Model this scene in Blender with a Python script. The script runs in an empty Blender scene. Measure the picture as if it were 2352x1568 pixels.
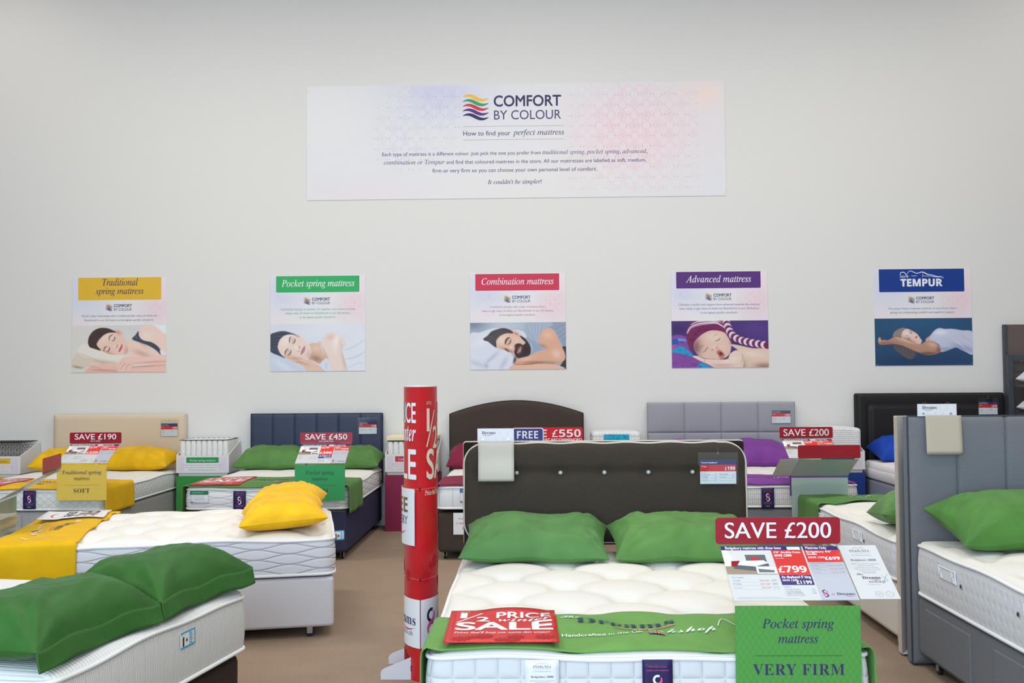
import bpy, math, random
import numpy as np
from mathutils import Vector, Matrix, noise

random.seed(7)
SC = bpy.context.scene
COL = SC.collection
PI = math.pi

# ------------------------------------------------------------------ camera, world, lights, exposure
def lin(c):
    r = []
    for v in c[:3]:
        v = v / 255.0
        r.append(v / 12.92 if v <= .04045 else ((v + .055) / 1.055) ** 2.4)
    return (*r, 1.0)

cam_d = bpy.data.cameras.new('camera')
cam_d.sensor_width = 36.0
cam_d.lens = 2287.0 / 2352.0 * 36.0
cam_d.clip_start = .05
cam = bpy.data.objects.new('camera', cam_d)
COL.objects.link(cam)
_r = Vector((0.99973383, 0.0218357, -0.0074476))
_u = Vector((0.00828133, -0.03834313, 0.99923032))
_f = Vector((-0.02153333, 0.99902603, 0.03851376))
cam.matrix_world = Matrix(((_r.x, _u.x, -_f.x, 0), (_r.y, _u.y, -_f.y, -10.386), (_r.z, _u.z, -_f.z, 1.5), (0, 0, 0, 1)))
SC.camera = cam

w = bpy.data.worlds.new('sky')
SC.world = w
w.use_nodes = True
bg = w.node_tree.nodes['Background']
bg.inputs[0].default_value = (.80, .90, 1.0, 1)
bg.inputs[1].default_value = 1.0

def area(name, loc, size, size_y, rot, energy, col):
    d = bpy.data.lights.new(name, 'AREA')
    d.shape = 'RECTANGLE'; d.size = size; d.size_y = size_y
    d.energy = energy; d.color = col
    o = bpy.data.objects.new(name, d)
    COL.objects.link(o)
    o.location = loc; o.rotation_euler = rot
    return o

# daylight through the glazed shopfront behind the camera, and the ceiling's lamp rows
area('shopfront_daylight', (-1.8, -13.2, 2.3), 5.0, 3.2, (math.radians(90), 0, math.radians(-7)), 440, (.56, .79, 1.0))
for _i, _y in enumerate((-3.2, -7.4, -11.5)):
    for _x in (-3.4, 0, 3.4):
        area('ceiling_lamp_light', (_x, _y, 5.98), 1.5, 1.0, (0, 0, 0), 82 if _y > -4 else 46, (1.0, .955, .89))
for _x in (-5.9, 5.9):  # two extra lamps outside the rows, added to brighten the wall's top corners
    area('ceiling_lamp_light', (_x, -1.3, 5.98), 1.5, 1.0, (0, 0, 0), 16, (1.0, .90, .82))
SC.view_settings.view_transform = 'Standard'
SC.view_settings.look = 'None'
SC.view_settings.exposure = -0.07
SC.view_settings.gamma = 1.0
SC.view_settings.use_curve_mapping = False
SC.cycles.use_denoising = True
SC.cycles.max_bounces = 8
SC.cycles.transparent_max_bounces = 16

# ------------------------------------------------------------------ materials
MATS = {}
def N(nt, typ, **kw):
    n = nt.nodes.new(typ)
    for k, v in kw.items():
        setattr(n, k, v)
    return n

def mat(name, rgb, rough=.7, spec=.3, sheen=0, var=0, vscale=8, bump=0, bscale=60, stretch=(1, 1, 1), metal=0, fine=0, fscale=300, coat=0):
    """plain surface with an optional procedural colour variation and noise bump"""
    if name in MATS:
        return MATS[name]
    m = bpy.data.materials.new(name); m.use_nodes = True
    nt = m.node_tree; b = nt.nodes['Principled BSDF']
    c = lin(rgb)
    b.inputs['Base Color'].default_value = c
    b.inputs['Roughness'].default_value = rough
    b.inputs['Specular IOR Level'].default_value = spec
    b.inputs['Metallic'].default_value = metal
    b.inputs['Coat Weight'].default_value = coat
    if sheen:
        b.inputs['Sheen Weight'].default_value = sheen
        b.inputs['Sheen Roughness'].default_value = .35
        b.inputs['Sheen Tint'].default_value = tuple(min(1, v * .8 + .25) for v in c[:3]) + (1,)
    tc = N(nt, 'ShaderNodeTexCoord')
    mp = N(nt, 'ShaderNodeMapping'); mp.inputs['Scale'].default_value = stretch
    nt.links.new(tc.outputs['Object'], mp.inputs['Vector'])
    if var or fine:
        n1 = N(nt, 'ShaderNodeTexNoise'); n1.inputs['Scale'].default_value = vscale if var else fscale
        n1.inputs['Detail'].default_value = 4
        nt.links.new(mp.outputs[0], n1.inputs['Vector'])
        a = var or fine
        rp = N(nt, 'ShaderNodeMapRange'); rp.inputs['From Min'].default_value = .3; rp.inputs['From Max'].default_value = .7
        rp.inputs['To Min'].default_value = 1 - a; rp.inputs['To Max'].default_value = 1 + a
        nt.links.new(n1.outputs['Fac'], rp.inputs['Value'])
        last = rp.outputs[0]
        if var and fine:
            n2 = N(nt, 'ShaderNodeTexNoise'); n2.inputs['Scale'].default_value = fscale
            nt.links.new(mp.outputs[0], n2.inputs['Vector'])
            r2 = N(nt, 'ShaderNodeMapRange'); r2.inputs['From Min'].default_value = .3; r2.inputs['From Max'].default_value = .7
            r2.inputs['To Min'].default_value = 1 - fine; r2.inputs['To Max'].default_value = 1 + fine
            nt.links.new(n2.outputs['Fac'], r2.inputs['Value'])
            mm = N(nt, 'ShaderNodeMath', operation='MULTIPLY')
            nt.links.new(last, mm.inputs[0]); nt.links.new(r2.outputs[0], mm.inputs[1]); last = mm.outputs[0]
        vm = N(nt, 'ShaderNodeVectorMath', operation='SCALE')
        vm.inputs[0].default_value = c[:3]
        nt.links.new(last, vm.inputs['Scale'])
        nt.links.new(vm.outputs[0], b.inputs['Base Color'])
    if bump:
        n3 = N(nt, 'ShaderNodeTexNoise'); n3.inputs['Scale'].default_value = bscale; n3.inputs['Detail'].default_value = 3
        nt.links.new(mp.outputs[0], n3.inputs['Vector'])
        bp = N(nt, 'ShaderNodeBump'); bp.inputs['Strength'].default_value = bump; bp.inputs['Distance'].default_value = .01
        nt.links.new(n3.outputs['Fac'], bp.inputs['Height']); nt.links.new(bp.outputs[0], b.inputs['Normal'])
    MATS[name] = m
    return m

def quilt(name, rgb, kind, rough=.8, dist=.006, strength=.8, p=.055, fine=0):
    """fabric whose stitched quilting is a bump driven by the surface's own UV in metres"""
    if name in MATS:
        return MATS[name]
    m = bpy.data.materials.new(name); m.use_nodes = True
    nt = m.node_tree; b = nt.nodes['Principled BSDF']
    c = lin(rgb)
    b.inputs['Base Color'].default_value = c
    b.inputs['Roughness'].default_value = rough
    b.inputs['Specular IOR Level'].default_value = .2
    uv = N(nt, 'ShaderNodeUVMap'); sp = N(nt, 'ShaderNodeSeparateXYZ'); nt.links.new(uv.outputs[0], sp.inputs[0])
    U, V = sp.outputs[0], sp.outputs[1]
    def M(op, a, b_=None, c_=None):
        n = N(nt, 'ShaderNodeMath', operation=op)
        for i, v in enumerate((a, b_, c_)):
            if v is None: continue
            if isinstance(v, (int, float)): n.inputs[i].default_value = v
            else: nt.links.new(v, n.inputs[i])
        return n.outputs[0]
    def groove(v, wd):     # v periodic 1, groove at integers: 0 in the groove -> 1 on the pillow
        d = M('ABSOLUTE', M('SUBTRACT', M('FRACT', v), .5))       # .5 at integer
        return M('SUBTRACT', 1.0, M('POWER', M('MULTIPLY', d, 2.0), wd))
    if kind == 'squares':
        h = M('POWER', M('MULTIPLY', groove(M('MULTIPLY', U, 1 / p), 4), groove(M('ADD', M('MULTIPLY', V, 1 / p), .675), 4)), .8)
    elif kind == 'diamond':
        a = M('MULTIPLY', M('ADD', U, M('MULTIPLY', V, 1.3)), 1 / p); b2 = M('MULTIPLY', M('SUBTRACT', U, M('MULTIPLY', V, 1.3)), 1 / p)
        h = M('POWER', M('MULTIPLY', groove(a, 5), groove(b2, 5)), .75)
    elif kind == 'waves':
        s = M('MULTIPLY', M('SINE', M('MULTIPLY', U, 2 * PI / (p * 10.6))), .235)
        a = M('ADD', M('MULTIPLY', V, .6 / p), s); b2 = M('ADD', M('SUBTRACT', M('MULTIPLY', V, .6 / p), s), .5)
        h = M('MINIMUM', groove(a, 9), groove(b2, 9))
    elif kind == 'ribs':
        h = M('ADD', M('MULTIPLY', groove(M('MULTIPLY', U, 1 / p), 4), .8), M('MULTIPLY', groove(M('MULTIPLY', U, 1 / (p * 6.3)), 12), .5))
    elif kind == 'tricot':
        h = M('ADD', M('MULTIPLY', groove(M('MULTIPLY', U, 1 / p), 5), .7), M('MULTIPLY', M('MULTIPLY', groove(M('MULTIPLY', V, 1 / .045), 20), 1.0), .6))
    elif kind == 'dimples':
        cu = M('SUBTRACT', M('FRACT', M('MULTIPLY', U, 1 / p)), .5); cv = M('SUBTRACT', M('FRACT', M('MULTIPLY', V, 1 / p)), .5)
        h = M('MULTIPLY', M('MINIMUM', M('SQRT', M('ADD', M('MULTIPLY', cu, cu), M('MULTIPLY', cv, cv))), .35), 2.8)
    elif kind == 'panels':
        h = M('ADD', groove(M('MULTIPLY', U, 1 / p), 40), M('MULTIPLY', groove(M('MULTIPLY', U, 1 / .02), 3), .06))
    else:
        h = M('MULTIPLY', groove(M('MULTIPLY', U, 1 / p), 3), 1.0)
    bp = N(nt, 'ShaderNodeBump'); bp.inputs['Strength'].default_value = strength; bp.inputs['Distance'].default_value = dist
    nt.links.new(h, bp.inputs['Height'])
    tc = N(nt, 'ShaderNodeTexCoord'); n3 = N(nt, 'ShaderNodeTexNoise'); n3.inputs['Scale'].default_value = 25; n3.inputs['Detail'].default_value = 5
    nt.links.new(tc.outputs['Object'], n3.inputs['Vector'])
    b2 = N(nt, 'ShaderNodeBump'); b2.inputs['Strength'].default_value = .25; b2.inputs['Distance'].default_value = .006
    nt.links.new(n3.outputs['Fac'], b2.inputs['Height']); nt.links.new(bp.outputs[0], b2.inputs['Normal'])
    nt.links.new(b2.outputs[0], b.inputs['Normal'])
    MATS[name] = m
    return m

def acrylic():
    if 'acrylic' in MATS: return MATS['acrylic']
    m = bpy.data.materials.new('acrylic'); m.use_nodes = True
    nt = m.node_tree; nt.nodes.remove(nt.nodes['Principled BSDF'])
    out = nt.nodes['Material Output']
    t = N(nt, 'ShaderNodeBsdfTransparent'); t.inputs[0].default_value = (.975, .99, .984, 1)
    g = N(nt, 'ShaderNodeBsdfGlossy'); g.inputs['Roughness'].default_value = .05
    lw = N(nt, 'ShaderNodeLayerWeight'); lw.inputs[0].default_value = .5
    pw = N(nt, 'ShaderNodeMath', operation='POWER'); pw.inputs[1].default_value = 4.5; nt.links.new(lw.outputs['Facing'], pw.inputs[0])
    ma = N(nt, 'ShaderNodeMath', operation='MULTIPLY_ADD'); ma.inputs[1].default_value = .6; ma.inputs[2].default_value = .035; nt.links.new(pw.outputs[0], ma.inputs[0])
    mx = N(nt, 'ShaderNodeMixShader')
    nt.links.new(ma.outputs[0], mx.inputs[0]); nt.links.new(t.outputs[0], mx.inputs[1]); nt.links.new(g.outputs[0], mx.inputs[2])
    nt.links.new(mx.outputs[0], out.inputs[0])
    MATS['acrylic'] = m
    return m

def flat(rgb, rough=.55):
    return mat('ink_%d_%d_%d' % tuple(int(v) for v in rgb), rgb, rough=rough, spec=.25)

def vcol_mat(name='printed_picture', rough=.5):
    if name in MATS: return MATS[name]
    m = bpy.data.materials.new(name); m.use_nodes = True
    nt = m.node_tree; b = nt.nodes['Principled BSDF']
    a = N(nt, 'ShaderNodeVertexColor'); a.layer_name = 'Col'
    nt.links.new(a.outputs[0], b.inputs['Base Color'])
    b.inputs['Roughness'].default_value = rough; b.inputs['Specular IOR Level'].default_value = .25
    MATS[name] = m
    return m

NAVY = (44, 42, 92); RED = (206, 32, 46); WHITE = (240, 240, 242); PINK = (222, 88, 140)

# ------------------------------------------------------------------ mesh builder, frames, things
class MB:
    def __init__(s):
        s.v = []; s.f = []; s.mi = []; s.uv = []
    def add(s, verts, faces, mi=0, uv=None):
        o = len(s.v)
        s.v += [tuple(map(float, p)) for p in verts]
        s.f += [tuple(i + o for i in f) for f in faces]
        s.mi += [mi] * len(faces)
        s.uv += ([tuple(map(float, q)) for q in uv] if uv is not None else [(p[0], p[1]) for p in verts])
    def grid(s, X, Y, Z, U=None, V=None, mi=0, closed=False, flip=False):
        X, Y, Z = np.broadcast_arrays(X, Y, Z)
        n, m = X.shape
        vs = np.stack([X.ravel(), Y.ravel(), Z.ravel()], 1)
        uv = None if U is None else np.stack([np.broadcast_to(U, X.shape).ravel(), np.broadcast_to(V, X.shape).ravel()], 1)
        fs = []
        for i in range(n - 1 + (1 if closed else 0)):
            i2 = (i + 1) % n
            for j in range(m - 1):
                q = (i * m + j, i2 * m + j, i2 * m + j + 1, i * m + j + 1)
                fs.append(q[::-1] if flip else q)
        s.add(vs, fs, mi, uv)
    def box(s, x0, x1, y0, y1, z0, z1, mi=0):
        v = [(x0, y0, z0), (x1, y0, z0), (x1, y1, z0), (x0, y1, z0), (x0, y0, z1), (x1, y0, z1), (x1, y1, z1), (x0, y1, z1)]
        s.add(v, [(0, 3, 2, 1), (4, 5, 6, 7), (0, 1, 5, 4), (1, 2, 6, 5), (2, 3, 7, 6), (3, 0, 4, 7)], mi)
    def prism(s, pts, a, b, mi=0):
        """pts: 3d loop a-side given by function a(p), b-side by b(p)"""
        n = len(pts)
        v = [a(p) for p in pts] + [b(p) for p in pts]
        f = [tuple(range(n))[::-1], tuple(range(n, 2 * n))] + [(i, (i + 1) % n, n + (i + 1) % n, n + i) for i in range(n)]
        s.add(v, f, mi)
    def tube(s, path, r, closed=False, seg=8, mi=0):
        P = [Vector(p) for p in path]; n = len(P)
        rings = []
        prev = None
        for i in range(n):
            if closed: t = P[(i + 1) % n] - P[i - 1]
            else: t = P[min(i + 1, n - 1)] - P[max(i - 1, 0)]
            t.normalize()
            up = Vector((0, 0, 1)) if abs(t.z) < .9 else Vector((0, 1, 0))
            if prev is not None:
                a = prev - t * prev.dot(t)
                a = a.normalized() if a.length > 1e-6 else t.cross(up).normalized()
            else: a = t.cross(up).normalized()
            prev = a
            b = t.cross(a)
            rings.append([tuple(P[i] + (a * math.cos(2 * PI * k / seg) + b * math.sin(2 * PI * k / seg)) * r) for k in range(seg)])
        v = [p for rg in rings for p in rg]; f = []
        for i in range(n if closed else n - 1):
            j = (i + 1) % n
            for k in range(seg):
                f.append((i * seg + k, i * seg + (k + 1) % seg, j * seg + (k + 1) % seg, j * seg + k))
        if not closed:
            f.append(tuple(range(seg))[::-1]); f.append(tuple((n - 1) * seg + k for k in range(seg)))
        s.add(v, f, mi)
    def cyl(s, c, r, a, b, axis='z', seg=20, mi=0):
        """disc/cylinder about c along axis from a to b"""
        def pt(k, h):
            x, y = r * math.cos(2 * PI * k / seg), r * math.sin(2 * PI * k / seg)
            return {'z': (c[0] + x, c[1] + y, h), 'y': (c[0] + x, h, c[2] + y), 'x': (h, c[1] + x, c[2] + y)}[axis]
        v = [pt(k, a) for k in range(seg)] + [pt(k, b) for k in range(seg)]
        f = [tuple(range(seg))[::-1], tuple(range(seg, 2 * seg))] + [(k, (k + 1) % seg, seg + (k + 1) % seg, seg + k) for k in range(seg)]
        s.add(v, f, mi)

def build(name, mb, mats, parent=None, base=(0, 0, 0), frame=None, smooth=False, bevel=0, solid=0, fix=True):
    me = bpy.data.meshes.new(name)
    bx, by, bz = base
    me.from_pydata([(x - bx, y - by, z - bz) for x, y, z in mb.v], [], mb.f)
    if not isinstance(mats, (list, tuple)): mats = [mats]
    for m in mats: me.materials.append(m)
    me.polygons.foreach_set('material_index', mb.mi)
    if smooth: me.polygons.foreach_set('use_smooth', [True] * len(mb.f))
    uvl = me.uv_layers.new(name='UVMap')
    li = np.empty(len(me.loops), dtype=np.int32); me.loops.foreach_get('vertex_index', li)
    uvl.data.foreach_set('uv', np.array(mb.uv, dtype=np.float32)[li].ravel())
    me.update()
    if fix and not smooth:
        import bmesh
        b = bmesh.new(); b.from_mesh(me); bmesh.ops.recalc_face_normals(b, faces=b.faces[:]); b.to_mesh(me); b.free()
    o = bpy.data.objects.new(name, me); COL.objects.link(o)
    if parent is not None:
        o.parent = parent
    elif frame is not None:
        o.matrix_world = frame @ Matrix.Translation(Vector(base))
    else:
        o.location = base
    if solid:
        md = o.modifiers.new('thickness', 'SOLIDIFY'); md.thickness = solid; md.offset = 1
    if bevel:
        md = o.modifiers.new('bevel', 'BEVEL'); md.width = bevel; md.segments = 3; md.limit_method = 'ANGLE'; md.angle_limit = math.radians(40)
        if not smooth:
            for p in me.polygons: p.use_smooth = True
            md.harden_normals = True
    return o

def tag(o, label=None, cat=None, group=None, kind=None):
    if label: o['label'] = label
    if cat: o['category'] = cat
    if group: o['group'] = group
    if kind: o['kind'] = kind
    return o

class Thing:
    """an Empty at the thing's base, whose parts are given in the coordinates of a frame"""
    def __init__(s, name, label, cat, frame, base, group=None):
        s.base = base
        s.e = bpy.data.objects.new(name, None); COL.objects.link(s.e)
        s.e.empty_display_size = .1
        s.e.matrix_world = frame @ Matrix.Translation(Vector(base))
        tag(s.e, label, cat, group)
    def part(s, name, mb, mats, parent=None, **kw):
        return build(name, mb, mats, parent=parent or s.e, base=s.base, **kw)

def frame(x, y, deg=0, z=0):
    return Matrix.Translation((x, y, z)) @ Matrix.Rotation(math.radians(deg), 4, 'Z')
WORLD = frame(0, 0)

# ------------------------------------------------------------------ lettering
def conv(s, f):
    o = []
    for ch in s:
        c = ord(ch); U = 'A' <= ch <= 'Z'; L = 'a' <= ch <= 'z'; D = '0' <= ch <= '9'
        if f == 'i': o.append('\u210e' if ch == 'h' else chr(0x1D434 + c - 65) if U else chr(0x1D44E + c - 97) if L else ch)
        elif f == 'b': o.append(chr(0x1D400 + c - 65) if U else chr(0x1D41A + c - 97) if L else chr(0x1D7CE + c - 48) if D else ch)
        elif f == 'I': o.append(chr(0x1D468 + c - 65) if U else chr(0x1D482 + c - 97) if L else ch)
        elif f == 'B': o.append(chr(0x1D5D4 + c - 65) if U else chr(0x1D5EE + c - 97) if L else chr(0x1D7EC + c - 48) if D else ch)
        elif f == 's': o.append(chr(0x1D4D0 + c - 65) if U else chr(0x1D4EA + c - 97) if L else ch)
        else: o.append(ch)
    return ''.join(o)
_TX = {}
def text_mesh(s, f='r', off=0.0, sp=1.0):
    k = (s, f, off, sp)
    if k in _TX: return _TX[k]
    cu = bpy.data.curves.new('t', 'FONT'); cu.body = conv(s, f); cu.size = 1; cu.offset = off; cu.resolution_u = 5; cu.space_character = sp
    cu.fill_mode = 'FRONT'
    ob = bpy.data.objects.new('t', cu)
    me = ob.to_mesh()
    v = np.array([q.co[:2] for q in me.vertices]) if len(me.vertices) else np.zeros((0, 2))
    fs = [tuple(p.vertices) for p in me.polygons]
    ob.to_mesh_clear(); bpy.data.objects.remove(ob); bpy.data.curves.remove(cu)
    _TX[k] = (v, fs)
    return _TX[k]
_CAP = {}
def cap(f):
    if f not in _CAP:
        v, _ = text_mesh('H' if f != 's' else 'D', f); _CAP[f] = float(v[:, 1].max())
    return _CAP[f]

def refine(P, F, me):
    """split triangles until no edge is longer than me, so print can follow a curved surface"""
    P = [tuple(p) for p in P]; T = []
    for f in F:
        for k in range(1, len(f) - 1): T.append((f[0], f[k], f[k + 1]))
    mid = {}
    def M(a, b):
        k = (a, b) if a < b else (b, a)
        if k not in mid:
            mid[k] = len(P); P.append(((P[a][0] + P[b][0]) / 2, (P[a][1] + P[b][1]) / 2))
        return mid[k]
    out = []
    while T:
        a, b, c = T.pop()
        l = [math.dist(P[a], P[b]), math.dist(P[b], P[c]), math.dist(P[c], P[a])]
        m = max(l)
        if m <= me: out.append((a, b, c)); continue
        i = l.index(m)
        if i == 0: q = M(a, b); T += [(a, q, c), (q, b, c)]
        elif i == 1: q = M(b, c); T += [(a, b, q), (a, q, c)]
        else: q = M(c, a); T += [(a, b, q), (q, b, c)]
    return P, out

class Decal:
    """print on a surface: mp(u, v, lift) -> xyz, colours become material slots"""
    def __init__(s, mp, lift=.0006, step=.0003, fine=0):
        s.fine = fine
        s.mp = mp; s.mb = MB(); s.cols = []; s.lift = lift; s.step = step
    def mi(s, col):
        col = tuple(col)
        if col not in s.cols: s.cols.append(col)
        return s.cols.index(col)
    def put(s, pts, faces, col, ly):
        h = s.lift + ly * s.step
        if s.fine: pts, faces = refine(pts, faces, s.fine)
        s.mb.add([s.mp(u, v, h) for u, v in pts], faces, s.mi(col))
    def rect(s, u0, v0, u1, v1, col, ly=0, n=1, m=1):
        P = [(u0 + (u1 - u0) * i / n, v0 + (v1 - v0) * j / m) for j in range(m + 1) for i in range(n + 1)]
        F = [(j * (n + 1) + i, j * (n + 1) + i + 1, (j + 1) * (n + 1) + i + 1, (j + 1) * (n + 1) + i) for j in range(m) for i in range(n)]
        s.put(P, F, col, ly)
    def poly(s, pts, col, ly=0):
        s.put(pts, [tuple(range(len(pts)))], col, ly)
    def rrect(s, u0, v0, u1, v1, r, col, ly=0, bottom=False):
        s.poly(rr(u0, v0, u1, v1, r, bottom), col, ly)
    def star(s, cx, cy, r, n, q, col, ly, lim=None):
        P = [(cx, cy)] + [(cx + r * (1 if a % 2 else q) * math.cos(a * PI / n), cy + r * (1 if a % 2 else q) * math.sin(a * PI / n)) for a in range(2 * n)]
        if lim: P = [(min(max(p[0], lim[0]), lim[1]), p[1]) for p in P]
        s.put(P, [(0, i, i % (2 * n) + 1) for i in range(1, 2 * n + 1)], col, ly)
    def band(s, pts, wd, col, ly=1):
        """polyline ribbon with width function or number"""
        n = len(pts); A = []; B = []
        for i, (x, y) in enumerate(pts):
            a = pts[max(i - 1, 0)]; b = pts[min(i + 1, n - 1)]
            dx, dy = b[0] - a[0], b[1] - a[1]; l = math.hypot(dx, dy) or 1
            h = (wd(i / (n - 1)) if callable(wd) else wd) / 2
            A.append((x - dy / l * h, y + dx / l * h)); B.append((x + dy / l * h, y - dx / l * h))
        s.put(A + B, [(i, i + 1, n + i + 1, n + i) for i in range(n - 1)], col, ly)
    def runs(s, parts, u, v, w, col=NAVY, ly=2, gap=.36, k=1.12):
        """one centred line of mixed faces: [(text, face), ...]; serif italics drawn a little larger"""
        ws = []
        for t, f in parts:
            P, _ = text_mesh(t, f); sc = k if f in 'iI' else 1.0
            ws.append((P[:, 0].max() - P[:, 0].min()) * sc)
        tot = sum(ws) + gap * (len(parts) - 1); q = w / tot; x = u - w / 2
        for (t, f), wd in zip(parts, ws):
            s.text(t, f, x, v, w=wd * q, col=col, ly=ly, al='l'); x += (wd + gap) * q
    def text(s, t, f, u, v, w=None, h=None, col=NAVY, ly=2, al='c', off=0.0, sp=1.0, shear=0):
        bold = off if off > 0 else 0
        P, F = text_mesh(t, f, min(off, 0.0), sp)
        if not len(P): return
        x0, x1 = P[:, 0].min(), P[:, 0].max()
        if w is None: sy = h / cap(f); sx = sy
        else:
            sx = w / (x1 - x0); sy = sx if h is None else h / cap(f)
        wd = (x1 - x0) * sx
        ox = {'c': u - wd / 2, 'l': u, 'r': u - wd}[al]
        Q = [(ox + (p[0] - x0) * sx + shear * p[1] * sy, v + p[1] * sy) for p in P]
        s.put(Q, F, col, ly)
        if bold:
            bx, by = bold * sx, bold * sy
            for i, (dx, dy) in enumerate([(bx * math.cos(a * PI / 4), by * math.sin(a * PI / 4)) for a in range(8)] if bold > .012 else ((bx, 0), (-bx, 0))):
                s.put([(p[0] + dx, p[1] + dy) for p in Q], F, col, ly + .08 * (i + 1))
    def build(s, name, parent=None, base=(0, 0, 0), **kw):
        return build(name, s.mb, [flat(c) for c in s.cols], parent=parent, base=base, fix=False, **kw)

def rr(u0, v0, u1, v1, r, bottom=False, n=5):
    P = []
    for cx, cy, a in ((u0 + r, v0 + r, 180), (u1 - r, v0 + r, 270), (u1 - r, v1 - r, 0), (u0 + r, v1 - r, 90)):
        if bottom and cy > v0 + r + 1e-9:
            P.append((u1, v1) if a == 0 else (u0, v1)); continue
        for k in range(n + 1):
            t = math.radians(a + 90 * k / n); P.append((cx + r * math.cos(t), cy + r * math.sin(t)))
    return P

def plane(o, du, dv):
    """planar print map: origin, unit u and v directions; lift along du x dv"""
    o = Vector(o); du = Vector(du); dv = Vector(dv); n = du.cross(dv).normalized()
    return lambda u, v, h: tuple(o + du * u + dv * v + n * h)

def cr(pts, n=8, closed=True):
    """Catmull-Rom through points"""
    P = [np.array(p, float) for p in pts]; m = len(P); out = []
    for i in range(m if closed else m - 1):
        p0 = P[(i - 1) % m] if closed or i > 0 else P[0]
        p1 = P[i]; p2 = P[(i + 1) % m]; p3 = P[(i + 2) % m] if closed or i + 2 < m else P[m - 1]
        for k in range(n):
            t = k / n
            out.append(.5 * ((2 * p1) + (-p0 + p2) * t + (2 * p0 - 5 * p1 + 4 * p2 - p3) * t * t + (-p0 + 3 * p1 - 3 * p2 + p3) * t ** 3))
    if not closed: out.append(P[-1])
    return [tuple(p) for p in out]

def eight(D, cx, cy, h, ca, cb, ly=3):
    """two-tone looping figure 8: ca the dark or white halves, cb the pink strand"""
    w = h * .25
    def loop(t):  # lemniscate-like, vertical
        return (cx + w * 1.0 * math.sin(2 * t), cy + h * .42 * math.cos(t))
    A = [loop(-.15 + (PI + .3) * k / 24) for k in range(25)]
    def arc(c0, r, a0, a1, n=18): return [(cx + r * math.cos(math.radians(a0 + (a1 - a0) * k / n)), c0 + r * 1.05 * math.sin(math.radians(a0 + (a1 - a0) * k / n))) for k in range(n + 1)]
    r = h * .2
    top = arc(cy + h * .26, r, 60, 270); bot = arc(cy - h * .25, r * 1.08, -120, 90)
    D.band(top, h * .12, ca, ly); D.band(bot, h * .12, ca, ly)
    S = [(cx + r * .9, cy + h * .40), (cx + r * 1.02, cy + h * .22), (cx + r * .55, cy + h * .07), (cx - r * .5, cy - h * .06), (cx - r * 1.02, cy - h * .22), (cx - r * .8, cy - h * .4)]
    D.band(cr(S, 6, False), lambda t: h * (.05 + .10 * math.sin(PI * t)), cb, ly + 1)

def dreams(D, u, v, w, col=NAVY, sw=(205, 40, 80), ly=2):
    """the shop's word mark with its swoosh underline; v is the baseline"""
    D.text('Dreams', 'b', u, v, w=w, h=w * .2, col=col, ly=ly)
    pts = [(u + w * (-.12 + .60 * t), v - w * (.05 + .055 * math.sin(PI * t))) for t in [k / 10 for k in range(11)]]
    D.band(pts, lambda t: w * .028 * math.sin(PI * min(max(t, .06), .94)), sw, ly)

# ------------------------------------------------------------------ the room
def struct(name, mb, m, **kw):
    return tag(build(name, mb, m, **kw), kind='structure')
wall_m = mat('wall_paint', (226, 224, 221), rough=.75, spec=.25, bump=.06, bscale=180)
X0, X1, YB, ZC = -11.0, 11.5, -13.4, 6.05
b = MB(); b.box(X0, X1, 0, .12, 0, ZC); struct('wall_back', b, wall_m)
b = MB(); b.box(X0 - .12, X0, YB, .12, 0, ZC); struct('wall_left', b, wall_m)
b = MB(); b.box(X1, X1 + .12, YB, .12, 0, ZC); struct('wall_right', b, wall_m)
b = MB(); b.box(X0 - .12, X1 + .12, YB, .12, ZC, ZC + .12); struct('ceiling', b, mat('ceiling_paint', (222, 221, 218), rough=.8))
carpet = mat('carpet', (179, 155, 134), rough=.95, spec=.1, var=.04, vscale=3.5, fine=.26, fscale=210, bump=.9, bscale=300, sheen=.15)
b = MB(); b.box(X0 - .12, X1 + .12, YB, .12, -.1, 0); struct('floor', b, carpet)
trim_m = mat('white_gloss_trim', (214, 210, 204), rough=.45)
b = MB(); b.box(X0, X1, -.018, 0, 0, .10); b.box(X0, X1, -.012, 0, .10, .118); struct('baseboard_back', b, trim_m, bevel=.003)
# glazed shopfront behind the camera: masonry piers, frames and panes
b = MB(); b.box(X0, X0 + 4.4, YB - .2, YB, 0, ZC); b.box(X1 - 5.2, X1, YB - .2, YB, 0, ZC); b.box(X0 + 4.4, X1 - 5.2, YB - .2, YB, 4.6, ZC)
struct('wall_front', b, wall_m)
fw = (X1 - 5.2 - (X0 + 4.4)) / 5
for i in range(5):
    xa = X0 + 4.4 + i * fw
    b = MB()
    for q in ((xa, xa + .06, 0, 4.6), (xa + fw - .06, xa + fw, 0, 4.6), (xa + .06, xa + fw - .06, 0, .08), (xa + .06, xa + fw - .06, 4.52, 4.6), (xa + .06, xa + fw - .06, 2.5, 2.56)):
        b.box(q[0], q[1], YB - .14, YB - .06, q[2], q[3])
    wf = struct('window_%d' % (i + 1), b, mat('shopfront_frame', (70, 72, 76), rough=.4, metal=.4))
# ceiling lamps (the rows that light the wall)
for _y in (-3.2, -7.4, -11.5):
    for _x in (-3.4, 0, 3.4):
        b = MB(); b.box(_x - .78, _x + .78, _y - .53, _y + .53, 5.995, 6.05)
        tag(build('ceiling_light', b, mat('lamp_housing', (235, 235, 232)), base=(_x, _y, 6.0)), 'white ceiling light panel added out of view to brighten the top corner of the wall', 'ceiling light', 'ceiling lights')

for _x in (-5.9, 5.9):  # unseen housings for the two added corner lamps
    b = MB(); b.box(_x - .78, _x + .78, -1.83, -.77, 5.995, 6.05)
    tag(build('ceiling_light', b, mat('lamp_housing', (235, 235, 232)), base=(_x, -1.3, 6.0)), 'white ceiling light panel added out of view to brighten the top corner of the wall', 'ceiling light', 'ceiling lights')

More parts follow.
